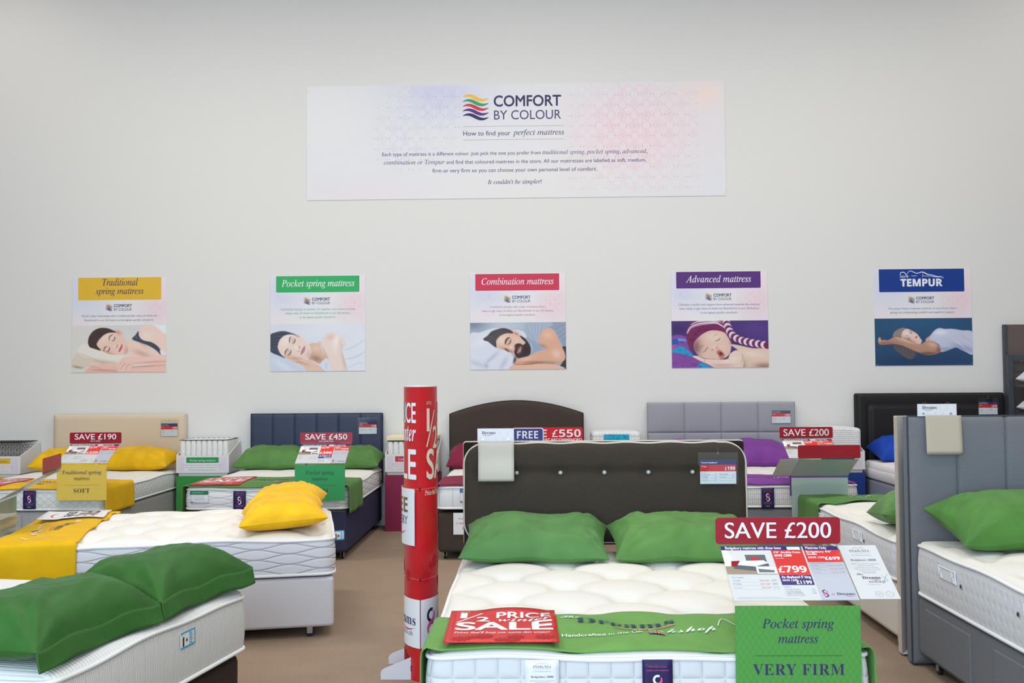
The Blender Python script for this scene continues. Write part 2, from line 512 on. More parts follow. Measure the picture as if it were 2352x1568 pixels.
# wall sockets
sock_m = mat('white_plastic', (218, 216, 212), rough=.35)
def socket(x, z, label):
    t = Thing('wall_socket', label, 'socket', WORLD, (x, 0, z))
    b = MB(); b.box(x - .073, x + .073, -.012, 0, z - .043, z + .043); t.part('plate', b, sock_m, bevel=.004)
    for s in (-1, 1):
        b = MB()
        for dx, dz, ww, hh in ((0, .018, .004, .009), (-.011, -.004, .008, .004), (.011, -.004, .008, .004)):
            b.box(x + s * .036 + dx - ww / 2, x + s * .036 + dx + ww / 2, -.0135, -.012, z + dz - hh / 2 - .004, z + dz + hh / 2 - .004)
        t.part('pin_holes', b, flat((40, 40, 42)))
socket(-1.575, .475, 'white double wall socket between the navy headboard and the burgundy plinth')

# ------------------------------------------------------------------ beds
WHT = (238, 238, 238)
def rounded_pt(X, Y, hx, hy, r):
    ax, ay = np.abs(X), np.abs(Y)
    u = np.clip((ax - (hx - r)) / r, 0, 1); v = np.clip((ay - (hy - r)) / r, 0, 1)
    k = (u > 0) & (v > 0)
    ux = np.where(k, u * np.sqrt(1 - v * v / 2), u); vy = np.where(k, v * np.sqrt(1 - u * u / 2), v)
    nx = np.where(u > 0, hx - r + r * ux, ax); ny = np.where(v > 0, hy - r + r * vy, ay)
    return np.sign(X) * nx, np.sign(Y) * ny

def axis(h, st=.022):
    e = np.array([0, .004, .010, .018, .028, .040])
    mid = np.linspace(-h + .055, h - .055, int(2 * h / st))
    return np.concatenate([-h + e, mid, (h - e)[::-1]])

class Mattress:
    def __init__(s, F, label, W, L, y0, zb, zt, side, top, tuft=None, crown=.012, pipe=WHT, r=.07, rf=.03, name='mattress', piping=True, step=None, cat='mattress'):
        s.W, s.L, s.y0, s.zb, s.zt, s.tuft, s.crown, s.rf, s.F, s.r = W, L, y0, zb, zt, tuft, crown, rf, F, r
        cy = y0 - L / 2; s.cy = cy
        hx, hy = W / 2, L / 2
        t = Thing(name, label, cat, F, (0, cy, zb)); s.t = t
        ax, ay = axis(hx), axis(hy)
        GX, GY = np.meshgrid(ax, ay, indexing='ij')
        PX, PY = rounded_pt(GX, GY, hx, hy, r)
        Z = s.h(PX, PY + cy, GX, GY)
        b = MB(); b.grid(PX, PY + cy, Z, PX, PY, flip=False); 
        t.part('top_panel', b, top, smooth=True)
        # border
        loop = [(x, -hy) for x in ax[:-1]] + [(hx, y) for y in ay[:-1]] + [(x, hy) for x in ax[::-1][:-1]] + [(-hx, y) for y in ay[::-1][:-1]]
        lx, ly = rounded_pt(np.array([p[0] for p in loop]), np.array([p[1] for p in loop]), hx, hy, r)
        s.loop = (lx, ly)
        dx = np.roll(lx, -1) - np.roll(lx, 1); dy = np.roll(ly, -1) - np.roll(ly, 1); dl = np.hypot(dx, dy)
        nx, ny = dy / dl, -dx / dl
        arc = np.concatenate([[0], np.cumsum(np.hypot(np.diff(lx), np.diff(ly)))])
        zs = np.linspace(zt - rf, zb + .008, 14)
        tt = (zs - zb) / (zt - rf - zb)
        bul = .012 * np.sin(PI * np.clip(tt, 0, 1)) ** .6
        edge = s.edge_z(lx, ly + cy)
        zz = zs[None, :] + (edge - (zt - rf))[:, None] * tt[None, :]
        XX = lx[:, None] + nx[:, None] * bul[None, :]; YY = ly[:, None] + ny[:, None] * bul[None, :] + cy
        b = MB()
        lx2 = np.vstack([XX, XX[:1]]); ly2 = np.vstack([YY, YY[:1]]); lz2 = np.vstack([zz, zz[:1]])
        a2 = np.concatenate([arc, [arc[-1] + math.hypot(lx[0] - lx[-1], ly[0] - ly[-1])]])
        b.grid(lx2, ly2, lz2, a2[:, None] + 0 * lx2, lz2, flip=True)
        n = len(lx)
        b.add([(lx[i] * .985, ly[i] * .99 + cy, zb) for i in range(n)], [tuple(range(n))[::-1]], 0)
        b.grid(np.stack([XX[:, -1], lx * .985], 1), np.stack([YY[:, -1], ly * .99 + cy], 1), np.stack([zz[:, -1], lx * 0 + zb], 1), closed=True, flip=True)
        t.part('border', b, side, smooth=True)
        if piping:
            pm = mat('piping_%d_%d_%d' % pipe, pipe, rough=.7)
            b = MB(); b.tube([(lx[i] + nx[i] * .004, ly[i] + cy + ny[i] * .004, edge[i] + .004) for i in range(n)], .008, closed=True)
            t.part('piping', b, pm, smooth=True)
            b = MB(); b.tube([(lx[i] + nx[i] * .005, ly[i] + cy + ny[i] * .005, zb + .012) for i in range(n)], .009, closed=True)
            t.part('piping', b, pm, smooth=True)
    def hf(s, x, y):
        if not hasattr(s, '_g'):
            s.gx = np.arange(-s.W / 2, s.W / 2 + .011, .01); s.gy = np.arange(s.cy - s.L / 2, s.cy + s.L / 2 + .011, .01)
            A, B = np.meshgrid(s.gx, s.gy, indexing='ij')
            s._g = s.h(np.clip(A, -s.W / 2, s.W / 2), np.clip(B, s.cy - s.L / 2, s.cy + s.L / 2)).tolist()
        a = min(max((x - s.gx[0]) / .01, 0), len(s.gx) - 1.001); b = min(max((y - s.gy[0]) / .01, 0), len(s.gy) - 1.001)
        i, j = int(a), int(b); a -= i; b -= j; g = s._g
        return g[i][j] * (1 - a) * (1 - b) + g[i + 1][j] * a * (1 - b) + g[i][j + 1] * (1 - a) * b + g[i + 1][j + 1] * a * b
    def rz(s, x, y):
        """top of the runner cloth"""
        if not hasattr(s, '_b'):
            s.hf(0, s.cy); g = np.array(s._g); q = g.copy(); r = 13
            for ax in (0, 1):
                p = np.pad(q, [(r, r) if a == ax else (0, 0) for a in (0, 1)], mode='edge')
                q = sum(np.roll(p, -k, ax) for k in range(2 * r + 1)) / (2 * r + 1); q = q[:g.shape[0], :g.shape[1]]
            b = np.maximum(g, q)
            e = np.zeros_like(g); e[5:-5, 5:-5] = 1
            s._b = np.where(e > 0, b, g).tolist()
        a_, s._g = s._g, s._b
        z = s.hf(x, y); s._g = a_
        return z + .007 + s.rw[0] * max(0, noise.noise(Vector((x * 6 + s.rw[1], y * 5, 3.3))))
    def edge_z(s, x, y):
        return s.zt - s.rf + .006 * np.sin(x * 5.1 + 1.3) * np.cos(y * 4.3) + .004 * np.sin(x * 11 + y * 9.0)
    def h(s, X, Y, GX=None, GY=None):
        hx, hy = s.W / 2, s.L / 2
        if GX is None: GX, GY = X, Y - s.cy
        X = np.asarray(X, float); Y = np.asarray(Y, float)
        d = np.minimum(hx - np.abs(GX), hy - np.abs(GY)); d = np.clip(d, 0, None)
        q = np.clip(1 - d / .05, 0, 1)
        fil = (s.rf) * (1 - np.sqrt(np.clip(1 - q * q, 0, 1)))
        cr_ = s.crown * (1 - np.abs(GX / hx) ** 4) * (1 - np.abs(GY / hy) ** 4)
        z = s.zt - fil + cr_ + (s.edge_z(X, Y) - (s.zt - s.rf)) * q
        if s.tuft:
            a, bb, dep = s.tuft
            yy = Y - s.cy
            l1 = np.abs(np.cos(PI * (X / a + yy / bb))) * np.abs(np.cos(PI * (X / a - yy / bb)))
            fade = np.clip(d / .10, 0, 1)
            pil = l1 ** .45
            def near(ox, oy):
                u = (X / a + ox); v = (yy / bb + oy)
                return ((u - np.round(u)) * a) ** 2 + ((v - np.round(v)) * bb) ** 2
            rr2 = np.minimum(near(0, .5), near(.5, 0))
            z = z - fade * dep * (.55 * (1 - pil) + .9 * np.exp(-rr2 / (2 * .035 ** 2)))
        return z

def divan(F, label, W, L, y0, zt, m, drawers=(), foot=True, casters=True, drop=0, cm=None, name='divan_base', bevel=.035, split=True):
    """upholstered box base on casters, optional drawer fronts cut into its faces"""
    cy = y0 - L / 2
    t = Thing(name, label, 'bed base', F, (0, cy, 0))
    z0 = .062
    b = MB(); b.box(-W / 2, W / 2, y0 - L, y0, z0, zt)
    t.part('body', b, m, bevel=bevel)
    for kind, a, c in drawers:
        b = MB()
        if kind == 'foot': b.box(a, c, y0 - L - .009, y0 - L + .01, z0 + .03, zt - .03)
        elif kind == 'left': b.box(-W / 2 - .009, -W / 2 + .01, a, c, z0 + .03, zt - .045)
        elif kind == 'right': b.box(W / 2 - .01, W / 2 + .009, a, c, z0 + .03, zt - .045)
        t.part('drawer', b, m, bevel=.006)
    if casters:
        wm = mat('caster_wheel', (34, 34, 38), rough=.35); sm = mat('caster_steel', (190, 192, 196), rough=.25, metal=.9)
        for sx in (-1, 1):
            for yy in (y0 - .14, y0 - L + .10):
                x = sx * (W / 2 - .055)
                b = MB(); b.box(x - .013, x - .010, yy - .016, yy + .016, .020, z0); b.box(x + .010, x + .013, yy - .016, yy + .016, .020, z0); b.box(x - .018, x + .018, yy - .02, yy + .02, z0 - .006, z0 + .001)
                c = t.part('caster', b, sm)
                b = MB(); b.cyl((x, yy, .0255), .025, x - .009, x + .009, 'x', 24)
                w_ = build('wheel', b, wm, parent=c, base=(0, cy, 0))
    return t

def pillow(F, label, x, y, z, w, d, h, col, rot=0, tilt=0, roll=0, seed=0, flange=0, group=None, name='pillow', pinch=.09, flat_b=.32, lump=1.0, material=None, sag=0):
    """w across, d deep, h thick; z is where its underside rests; rot about z, tilt lifts the far edge"""
    m = material or mat('velvet_%d_%d_%d' % col, col, rough=.62, spec=.25, sheen=.22, var=.13, vscale=7, bump=.35, bscale=22)
    nu, nv = 56, 40
    def spaced(n):
        t = np.linspace(-1, 1, n); return np.sin(t * PI / 2) * .5 + t * .5
    U, V = np.meshgrid(spaced(nu), spaced(nv), indexing='ij')
    X = w / 2 * U * (1 - pinch * .75 * (1 - V * V) * U * U); Y = d / 2 * V * (1 - pinch * 1.3 * (1 - U * U) * V * V)
    prof = ((1 - np.abs(U) ** 4.0) ** .62) * ((1 - np.abs(V) ** 2.9) ** .60)
    rs = np.random.RandomState(seed + 11)
    wr = np.zeros_like(X)
    for k in range(4):     # folds running out of each corner
        cu, cv = ((-1, -1), (1, -1), (1, 1), (-1, 1))[k]
        du = (U - cu) * w / 2; dv = (V - cv) * d / 2
        ang = np.arctan2(dv * -cv, du * -cu); rad = np.hypot(du, dv)
        ph = rs.uniform(0, 6)
        wr += np.sin(ang * rs.uniform(9, 13) + ph) * np.exp(-(rad / .22) ** 2) * .013
    nz = np.zeros_like(X)
    for i in range(nu):
        for j in range(nv):
            p = Vector((X[i, j] * 4.2 + seed * 3.1, Y[i, j] * 5.5, seed))
            q = Vector((X[i, j] * 9 + Y[i, j] * 5 + seed * 1.7, Y[i, j] * 16 - X[i, j] * 4, seed + 5))
            nz[i, j] = noise.noise(p) * .020 + (1 - abs(noise.noise(q)) * 2) * .010
    edge = np.clip(prof * 1.15, 0, 1)
    Zt = h * (1 - flat_b) * prof + (wr + nz * lump) * edge
    Zb = -h * flat_b * prof ** .8
    Xw = X; Yw = Y
    wave = .006 * np.sin(U * 7 + seed) * (1 - prof)
    b = MB()
    b.grid(Xw, Yw, Zt + wave, X, Y); b.grid(Xw, Yw, Zb + wave, X, Y, flip=True)
    if sag:
        b.v = [(p[0], p[1], p[2] - sag * (2 * p[0] / w) ** 2) for p in b.v]
    if flange:
        e = []
        n = nu
        for i in range(n):
            e.append((Xw[i, 0], Yw[i, 0], wave[i, 0]))
    T = Matrix.Rotation(math.radians(rot), 4, 'Z') @ Matrix.Rotation(math.radians(tilt), 4, 'X') @ Matrix.Rotation(math.radians(roll), 4, 'Y')
    low = min((T @ Vector(p)).z for p in b.v)
    T = Matrix.Translation((0, 0, -low)) @ T
    b.v = [tuple(T @ Vector(p)) for p in b.v]
    FF = F @ Matrix.Translation((x, y, z + (.008 if F is not WORLD else 0)))
    if not flange:
        o = build(name, b, m, frame=FF, smooth=True)
        return tag(o, label, 'pillow', group)
    t = Thing(name, label, 'pillow', FF, (0, 0, 0), group)
    t.part('cover', b, m, smooth=True)
    # folded hem along one long edge, hanging like a flap
    path = [T @ Vector(p) for p in e[1:-1]]
    nrm = (T.to_3x3() @ Vector((0, -1, 0))).normalized()
    n = len(path)
    rows = []
    for k in range(7):
        s_ = k / 6
        rows.append([p + nrm * flange * .30 * s_ + Vector((0, 0, -flange * s_)) + nrm * .006 * s_ * math.sin(i * .22 + seed) for i, p in enumerate(path)])
    b = MB(); A = np.array([[tuple(p) for p in r_] for r_ in rows]).transpose(1, 0, 2)
    A[..., 2] = np.maximum(A[..., 2], .004)
    b.grid(A[..., 0], A[..., 1], A[..., 2])
    t.part('hem', b, m, smooth=True, solid=.006)
    return t

def runner(M, label, ya, yb, col, left=.2, right=.2, seed=0, wav=.006, name='bed_runner', group=None, foot_drop=0):
    """cloth band laid over the mattress between local y = ya > yb, hanging down the sides"""
    hx = M.W / 2; M.rw = (wav, seed)
    m = mat('felt_%d_%d_%d' % col, col, rough=.8, spec=.2, sheen=.2, var=.06, vscale=9, bump=.25, bscale=30)
    R = .03
    path = []
    def side(sgn, ln):
        out = []
        if ln <= 0: return out
        for k in range(9): out.append((sgn * (hx + .020), M.zt - R - ln + ln * k / 8, 'd', 1 - k / 8))
        for a in (22, 45, 68): out.append((sgn * (hx + .020 - R * (1 - math.cos(math.radians(a)))), M.zt - R + R * math.sin(math.radians(a)) + .004, 'c', 0))
        return out
    path += side(-1, left)
    path += [(x, None, 't', 0) for x in np.linspace(-hx + (.045 if left > 0 else .02), hx - (.045 if right > 0 else .02), 100)]
    path += side(1, right)[::-1]
    ys = np.linspace(yb, ya, 36)
    n = len(path)
    X = np.zeros((n, len(ys))); Y = np.zeros_like(X); Z = np.zeros_like(X); S = np.zeros(n)
    sacc = 0
    for i, (x, z, k, d) in enumerate(path):
        if i: sacc += math.hypot(path[i][0] - path[i - 1][0], ((path[i][1] or M.zt) - (path[i - 1][1] or M.zt)))
        S[i] = sacc
        for j, y in enumerate(ys):
            wv = .010 * noise.noise(Vector((sacc * 3.3, seed * 7.7, 0))) * (1 if j in (0, len(ys) - 1) else .5)
            yy = y + wv * (.6 if j < 13 else -1.0)
            if k == 't':
                zz = M.rz(x, max(yy, M.cy - M.L / 2 + .012))
                X[i, j], Z[i, j] = x, zz
            elif k == 'c':
                X[i, j], Z[i, j] = x, z + .006
            else:
                X[i, j] = x + math.copysign(1, x) * (.010 * d * noise.noise(Vector((yy * 7, sacc * 2, seed))) + .006 * d); Z[i, j] = z
            Y[i, j] = yy
    b = MB(); b.grid(X, Y, Z, S[:, None] + 0 * X, Y)
    o = build(name, b, m, base=(0, M.cy, M.zb), frame=M.F, smooth=True, solid=.004)
    tag(o, label, 'bed runner', group)
    return o

def surf_map(M, ox, oy, deg, extra=.006):
    """print map lying on a mattress top; u,v rotated by deg about (ox, oy)"""
    c, s_ = math.cos(math.radians(deg)), math.sin(math.radians(deg))
    def mp(u, v, h):
        x = ox + u * c - v * s_; y = oy + u * s_ + v * c
        return (x, y, (M.rz(x, y) if hasattr(M, 'rw') else M.hf(x, y)) + extra + h)
    return mp

def headboard_rect(F, label, x0, x1, y0, z0, z1, th, m, pm=None, seams=(), hseams=(), puff=.012, edge=.03, name='headboard', r=0, legs=True, seamdepth=.012, frame_w=0, piping_r=.005, buttons=(), bm=None, valley=None, outline=None, depth_fn=None):
    """padded board: front face is a height field towards -y"""
    t = Thing(name, label, 'headboard', F, ((x0 + x1) / 2, y0, z0))
    hx, hz = (x1 - x0) / 2, (z1 - z0) / 2; cx, cz = (x0 + x1) / 2, (z0 + z1) / 2
    def ax_(h, cuts):
        base = list(np.linspace(-h, h, max(8, int(2 * h / .02)))) + [-h + q for q in (.004, .01, .018)] + [h - q for q in (.004, .01, .018)]
        for c in cuts:
            base += [c + q for q in (-.015, -.008, -.003, 0, .003, .008, .015)]
        return np.unique(np.round(np.array(base), 5))
    sx = [q - cx for q in seams]; sz = [q - cz for q in hseams]
    GX, GZ = np.meshgrid(ax_(hx, sx), ax_(hz, sz), indexing='ij')
    if r: PX, PZ = rounded_pt(GX, GZ, hx, hz, r)
    else: PX, PZ = GX.copy(), GZ.copy()
    if outline is not None:
        top = np.array([outline(v) for v in PX.ravel()]).reshape(PX.shape)   # top height above z0
        PZ = -hz + (PZ + hz) / (2 * hz) * (top)
    d = np.minimum(hx - np.abs(GX), hz - np.abs(GZ))
    H = puff * (1 - np.clip(1 - d / edge, 0, 1) ** 2.4)
    for c in sx: H = H - seamdepth * np.exp(-(np.abs(GX - c) / .007) ** 1.1)
    for c in sz: H = H - seamdepth * np.exp(-(np.abs(GZ - c) / .007) ** 1.1)
    if depth_fn is not None: H = H + depth_fn(GX + cx, GZ + cz, d)
    b = MB()
    b.grid(PX + cx, y0 - th - H, PZ + cz, PX, PZ, flip=False)
    # sides and back
    def L(a): return np.concatenate([a[:-1, 0], a[-1, :-1], a[::-1, -1][:-1], a[0, ::-1][:-1]])
    lx, lz = L(PX) + cx, L(PZ) + cz
    b.grid(np.stack([lx, lx], 1), np.stack([lx * 0 + y0 - th, lx * 0 + y0], 1), np.stack([lz, lz], 1), closed=True, flip=True)
    b.add([(lx[i], y0, lz[i]) for i in range(len(lx))], [tuple(range(len(lx)))])
    o = t.part('padded_panel', b, m, smooth=True)
    md = o.modifiers.new('weld', 'WELD'); md.merge_threshold = .0002
    if pm is not None:
        b = MB(); b.tube([(lx[i], y0 - th + .001, lz[i]) for i in range(len(lx))], piping_r, closed=True)
        t.part('piping', b, pm, smooth=True)
    for bx_, bz_ in buttons:
        b = MB(); n = 16
        yb = y0 - th + .012
        rr_ = .0125
        X_ = np.array([[bx_ + rr_ * math.sin(a) * math.cos(c) for c in np.linspace(0, 2 * PI, n + 1)] for a in np.linspace(0, PI / 2, 6)])
        Z_ = np.array([[bz_ + rr_ * math.sin(a) * math.sin(c) for c in np.linspace(0, 2 * PI, n + 1)] for a in np.linspace(0, PI / 2, 6)])
        Y_ = np.array([[yb - .022 * math.cos(a) for c in range(n + 1)] for a in np.linspace(0, PI / 2, 6)])
        b.grid(X_, Y_, Z_); t.part('button', b, bm, smooth=True)
    if legs:
        for q in (x0 + (x1 - x0) * .22, x0 + (x1 - x0) * .78):
            b = MB(); b.box(q - .03, q + .03, y0 - .02, y0 - .001, .0, z0 + .25)
            t.part('strut', b, mat('timber_strut', (150, 120, 85), rough=.7))
    return t

# ------------------------------------------------------------------ the beds against the back wall
GREEN = (86, 130, 66); YEL = (232, 182, 18); BURG = (128, 26, 58); PURP = (126, 62, 150)
top_w = quilt('mattress_top_ticking', (235, 232, 226), 'none', p=.12, strength=.12, dist=.003)
top_k = quilt('mattress_top_ribbed', (232, 231, 229), 'none', p=.016, strength=.45, dist=.003)

def twill(name, rgb, **kw):
    return mat(name, rgb, rough=.9, spec=.12, fine=.22, fscale=520, bump=.5, bscale=600, stretch=(1, 1, .35), **kw)

# beige headboard bed
FA = frame(-4.322, 0)
t = headboard_rect(FA, 'beige plain padded headboard, leftmost against the wall', -.692, .692, -.02, .45, 1.175, .05, mat('beige_faux_leather', (214, 196, 172), rough=.55), puff=.03, edge=.05, piping_r=.004)
MA = Mattress(FA, 'white mattress with diamond quilted sides under the yellow runner by the beige headboard', 1.37, 1.93, -.10, .425, .615, quilt('ticking_diamond', (226, 228, 226), 'diamond', p=.075, strength=.7), top_w, tuft=(.5, .5, .012), crown=.012)
divan(FA, 'light grey divan base with two end drawers below the beige headboard', 1.37, 1.93, -.10, .42, twill('grey_divan_fabric', (176, 174, 172)), drawers=[('foot', -.67, -.005), ('foot', .005, .67)])
runner(MA, 'mustard yellow runner on the bed with the beige headboard', -1.44, -2.045, YEL, .19, .19, seed=1)
for i, (px, lb) in enumerate(((-.365, 'yellow pillow at the left side of the beige headboard'), (.34, 'creased yellow pillow at the right side of the beige headboard'))):
    pillow(FA, lb, px, -.36, .615, .71, .44, .205, YEL, tilt=8, rot=(3, -3)[i], seed=i + 1, group='yellow pillows on the beige headboard bed')

# navy headboard bed
FB = frame(-2.2575, 0)
navy_m = mat('navy_faux_leather', (54, 62, 88), rough=.5, spec=.4, fine=.06, fscale=300)
x0 = -.6855
headboard_rect(FB, 'navy headboard with five vertical seams', x0, -x0, -.02, .45, 1.165, .05, navy_m, pm=mat('navy_piping', (30, 36, 58), rough=.5), puff=.022, edge=.03, seams=[x0 + .2285 * k for k in range(1, 6)])
MBd = Mattress(FB, 'white mattress with wave quilted sides on the navy divan', 1.365, 1.93, -.10, .425, .62, quilt('ticking_waves_fine', (232, 233, 236), 'waves', p=.034, strength=.8), top_w, tuft=(.55, .5, .010))
divan(FB, 'navy divan base on casters below the navy headboard', 1.365, 1.93, -.10, .42, mat('navy_divan_fabric', (58, 62, 92), rough=.75, spec=.2, fine=.10, fscale=400))
runner(MBd, 'green runner on the bed with the navy headboard', -1.40, -2.045, GREEN, .20, .20, seed=2)
for i, (px, lb) in enumerate(((-.37, 'green pillow at the left side of the navy headboard'), (.37, 'green pillow at the right side of the navy headboard, its pointed corner sticking out'))):
    pillow(FB, lb, px, -.37, .62, .73, .44, .20, GREEN, tilt=9, rot=(2, -3)[i], seed=i + 4, group='green pillows on the navy headboard bed')

# brown arched headboard bed
FC = frame(-.1835, 0)
brown = twill('brown_twill', (78, 68, 62))
headboard_rect(FC, 'dark brown headboard with an arched top', -.689, .689, -.02, .40, 1.285, .05, brown, pm=mat('brown_piping', (52, 46, 42), rough=.8), puff=.03, edge=.05,
               outline=lambda x: .885 - .135 * min(1, abs(x / .689)) ** 1.9, piping_r=.006)
MC = Mattress(FC, 'white mattress with upright panel quilting under the burgundy runner', 1.26, 1.93, -.10, .42, .62, quilt('ticking_panels', (232, 234, 238), 'panels', p=.115, strength=.8), top_w, tuft=None)
divan(FC, 'dark brown divan base on casters below the arched headboard', 1.26, 1.93, -.10, .395, brown)
runner(MC, 'burgundy runner on the bed with the arched headboard', -1.35, -2.04, BURG, .02, .02, seed=3)
for i, (px, lb) in enumerate(((-.34, 'burgundy pillow at the left of the arched headboard'), (.34, 'burgundy pillow at the right of the arched headboard, behind the signs'))):
    pillow(FC, lb, px, -.36, .61, .70, .46, .22, BURG, tilt=14, seed=i + 7, group='burgundy pillows on the arched headboard bed')

# grey square-panel headboard bed
FD = frame(1.925, 0)
headboard_rect(FD, 'light grey headboard of stitched square panels', -.756, .756, -.02, .33, 1.255, .05, mat('pale_grey_fabric', (158, 158, 166), rough=.8, fine=.05, fscale=400), puff=.02, edge=.02,
               seams=[-.756 + .378 * k for k in (1, 2, 3)], hseams=[.945, .64], depth_fn=lambda X, Z, d: .010 * np.abs(np.sin(PI * (X + .756) / .378)) ** .5 * np.abs(np.sin(PI * (Z - .33 + .0) / .3075)) ** .5)
MD = Mattress(FD, 'white mattress with ribbed knitted border under the purple runner', 1.50, 1.95, -.10, .425, .625, quilt('ticking_tricot', (228, 229, 232), 'tricot', p=.017, strength=.9), top_w, tuft=(.42, .42, .016))
divan(FD, 'grey divan base below the square-panel headboard', 1.50, 1.95, -.10, .42, mat('mid_grey_divan', (132, 134, 142), rough=.85, fine=.1, fscale=400))
runner(MD, 'purple runner on the bed with the square-panel headboard', -1.45, -2.06, PURP, .2, .0, seed=4, wav=.02)
for i, (px, lb) in enumerate(((-.36, 'purple pillow at the left of the square-panel headboard, hidden behind the brown headboard'), (.30, 'purple pillow at the right of the square-panel headboard'))):
    pillow(FD, lb, px, -.36, .615, .66, .46, .23, PURP, tilt=12, seed=i + 9, group='purple pillows on the grey panel headboard bed')

# black framed headboard bed
FE = frame(4.052, 0)
headboard_rect(FE, 'black headboard with a sunken padded centre', -.752, .752, -.02, .40, 1.335, .06, mat('black_faux_leather', (30, 28, 31), rough=.5, fine=.06, fscale=300), puff=.03, edge=.04, r=.02,
               depth_fn=lambda X, Z, d: -.035 * np.exp(-((d - .115) / .008) ** 2) - .006 * (d > .115) + .02 * np.clip((d - .12) / .03, 0, 1))
ME = Mattress(FE, 'plain white memory foam mattress with soft rounded edges below the black headboard', 1.46, 1.95, -.145, .50, .665, quilt('foam_cover', (232, 230, 232), 'none', p=.02, strength=.15), quilt('foam_cover', (232, 230, 232), 'none', p=.02, strength=.15), rf=.07, r=.1, piping=False)
divan(FE, 'pale blue-grey divan base below the memory foam mattress', 1.46, 1.95, -.145, .495, mat('pale_blue_grey_fabric', (150, 156, 172), rough=.85))
for i, (px, lb) in enumerate(((-.34, 'royal blue pillow at the left of the black headboard'), (.38, 'royal blue pillow behind the grey headboard'))):
    pillow(FE, lb, px, -.39, .655, .70, .46, .22, (16, 66, 172), tilt=12, seed=i + 12, group='royal blue pillows on the black headboard bed')

# ------------------------------------------------------------------ the centre bed with the buttoned headboard
FI = frame(.377, -4.92)
piping_c = mat('cream_piping', (206, 198, 184), rough=.7)
BX = [-.4735 + .23675 * k for k in range(5)]
def hb_depth(X, Z, d):
    h = -.022 * np.exp(-((Z - .998) / .022) ** 2) * np.clip(d / .1, 0, 1) - .006 * np.exp(-((Z - .998) / .09) ** 2)
    for bx_ in BX: h = h - .018 * np.exp(-(((X - bx_) / .035) ** 2 + ((Z - .998) / .04) ** 2))
    return h
twb = twill('dark_brown_twill', (72, 64, 56))
def wavy_top(x): return .532 - .003 * math.cos(2 * PI * (x) / .23675) * (abs(x) < .6)
headboard_rect(FI, 'dark brown headboard with pale buttons and cream piping', -.758, .758, -.015, .625, 1.157, .055, twb, pm=piping_c, puff=.03, edge=.05, r=.115, piping_r=.006,
               depth_fn=hb_depth, buttons=[(q, .998) for q in BX], bm=mat('pale_button', (206, 206, 204), rough=.4), outline=wavy_top)
headboard_rect(frame(.377, -4.92, 180), 'dark headboard with cream edging, back to back behind the buttoned one', -.765, .765, -.01, .60, 1.158, .04, twb, pm=piping_c, puff=.01, edge=.02, r=.012, piping_r=.006)
MI = Mattress(FI, 'deep tufted white mattress with square quilted border in the front centre', 1.50, 1.96, -.075, .32, .578, quilt('ticking_squares', (216, 218, 221), 'squares', p=.077, strength=.75, dist=.008), quilt('mattress_top_lines', (229, 226, 219), 'lines', p=.055, strength=.10, dist=.002), tuft=(.50, .46, .056), crown=.03, pipe=(236, 236, 236), r=.06)
divan(FI, 'dark brown divan base under the front centre mattress', 1.50, 1.96, -.075, .315, twb)
runner(MI, 'green felt runner across the foot of the front centre mattress', -1.60, -2.028, (108, 154, 80), .26, .26, seed=5, wav=.008)
pillow(FI, 'green velvet pillow at the left against the buttoned headboard', -.375, -.345, .585, .745, .45, .175, (84, 130, 70), tilt=13, rot=-3, lump=1.5, seed=21, group='green pillows against the buttoned headboard')
pillow(FI, 'green velvet pillow at the right against the buttoned headboard, partly behind the large price sign', .375, -.35, .585, .745, .45, .175, (90, 136, 70), tilt=13, rot=2, lump=1.5, seed=22, group='green pillows against the buttoned headboard')

# ------------------------------------------------------------------ the cream headboard bed (seen from its head) and the grey headboard bed
FF_ = frame(2.735, -4.93, 180)
cream = mat('cream_upholstery', (220, 214, 206), rough=.75, fine=.05, fscale=300)
headboard_rect(FF_, 'cream headboard standing back to back with the tall grey headboard', -.765, .765, -.005, .01, 1.288, .055, cream, puff=.012, edge=.02, legs=False)
MF = Mattress(FF_, 'white mattress with dimpled border whose head is behind the cream headboard', 1.50, 1.98, -.08, .375, .62, quilt('ticking_dimples', (220, 222, 226), 'dimples', p=.055, strength=.35), quilt('mattress_top_lines', (229, 226, 219), 'lines'), tuft=(.42, .42, .02), crown=.02)
divan(FF_, 'cream divan base behind the tall grey headboard', 1.50, 1.98, -.08, .37, cream)
runner(MF, 'green runner over the far foot of the bed behind the cream headboard', -1.53, -2.045, GREEN, .22, .25, seed=6, wav=.015)
pillow(FF_, 'green pillow poking out beside the cream headboard', .375, -.42, .615, .75, .48, .22, (92, 136, 72), tilt=6, rot=-8, seed=31, group='green pillows behind the cream headboard')
pillow(FF_, 'green pillow hidden behind the cream headboard', -.38, -.36, .615, .72, .48, .22, (92, 136, 72), tilt=10, seed=32, group='green pillows behind the cream headboard')

FG = frame(2.73, -4.945)
greyf = mat('blue_grey_fabric', (126, 128, 133), rough=.9, spec=.12, fine=.22, fscale=420, bump=.5, bscale=500)
headboard_rect(FG, 'tall grey fabric headboard with vertical seams and a hanging swatch book', -.77, .77, -.085, .01, 1.292, .07, greyf, pm=mat('dark_grey_piping', (62, 66, 74), rough=.8), puff=.018, edge=.035, seams=[-.77 + .2525 * k for k in range(1, 6)], legs=False, piping_r=.005, seamdepth=.015)
MG = Mattress(FG, 'white mattress with dimpled border and side handles at the right edge', 1.50, 2.0, -.185, .375, .655, quilt('ticking_dimples', (220, 222, 226), 'dimples'), quilt('mattress_top_lines', (229, 226, 219), 'lines'), tuft=(.42, .42, .03), crown=.02, r=.06)
gd = divan(FG, 'blue-grey divan base with side drawers at the right edge', 1.50, 2.0, -.175, .37, greyf, drawers=[('left', -.82, -.30), ('left', -1.60, -1.05)])
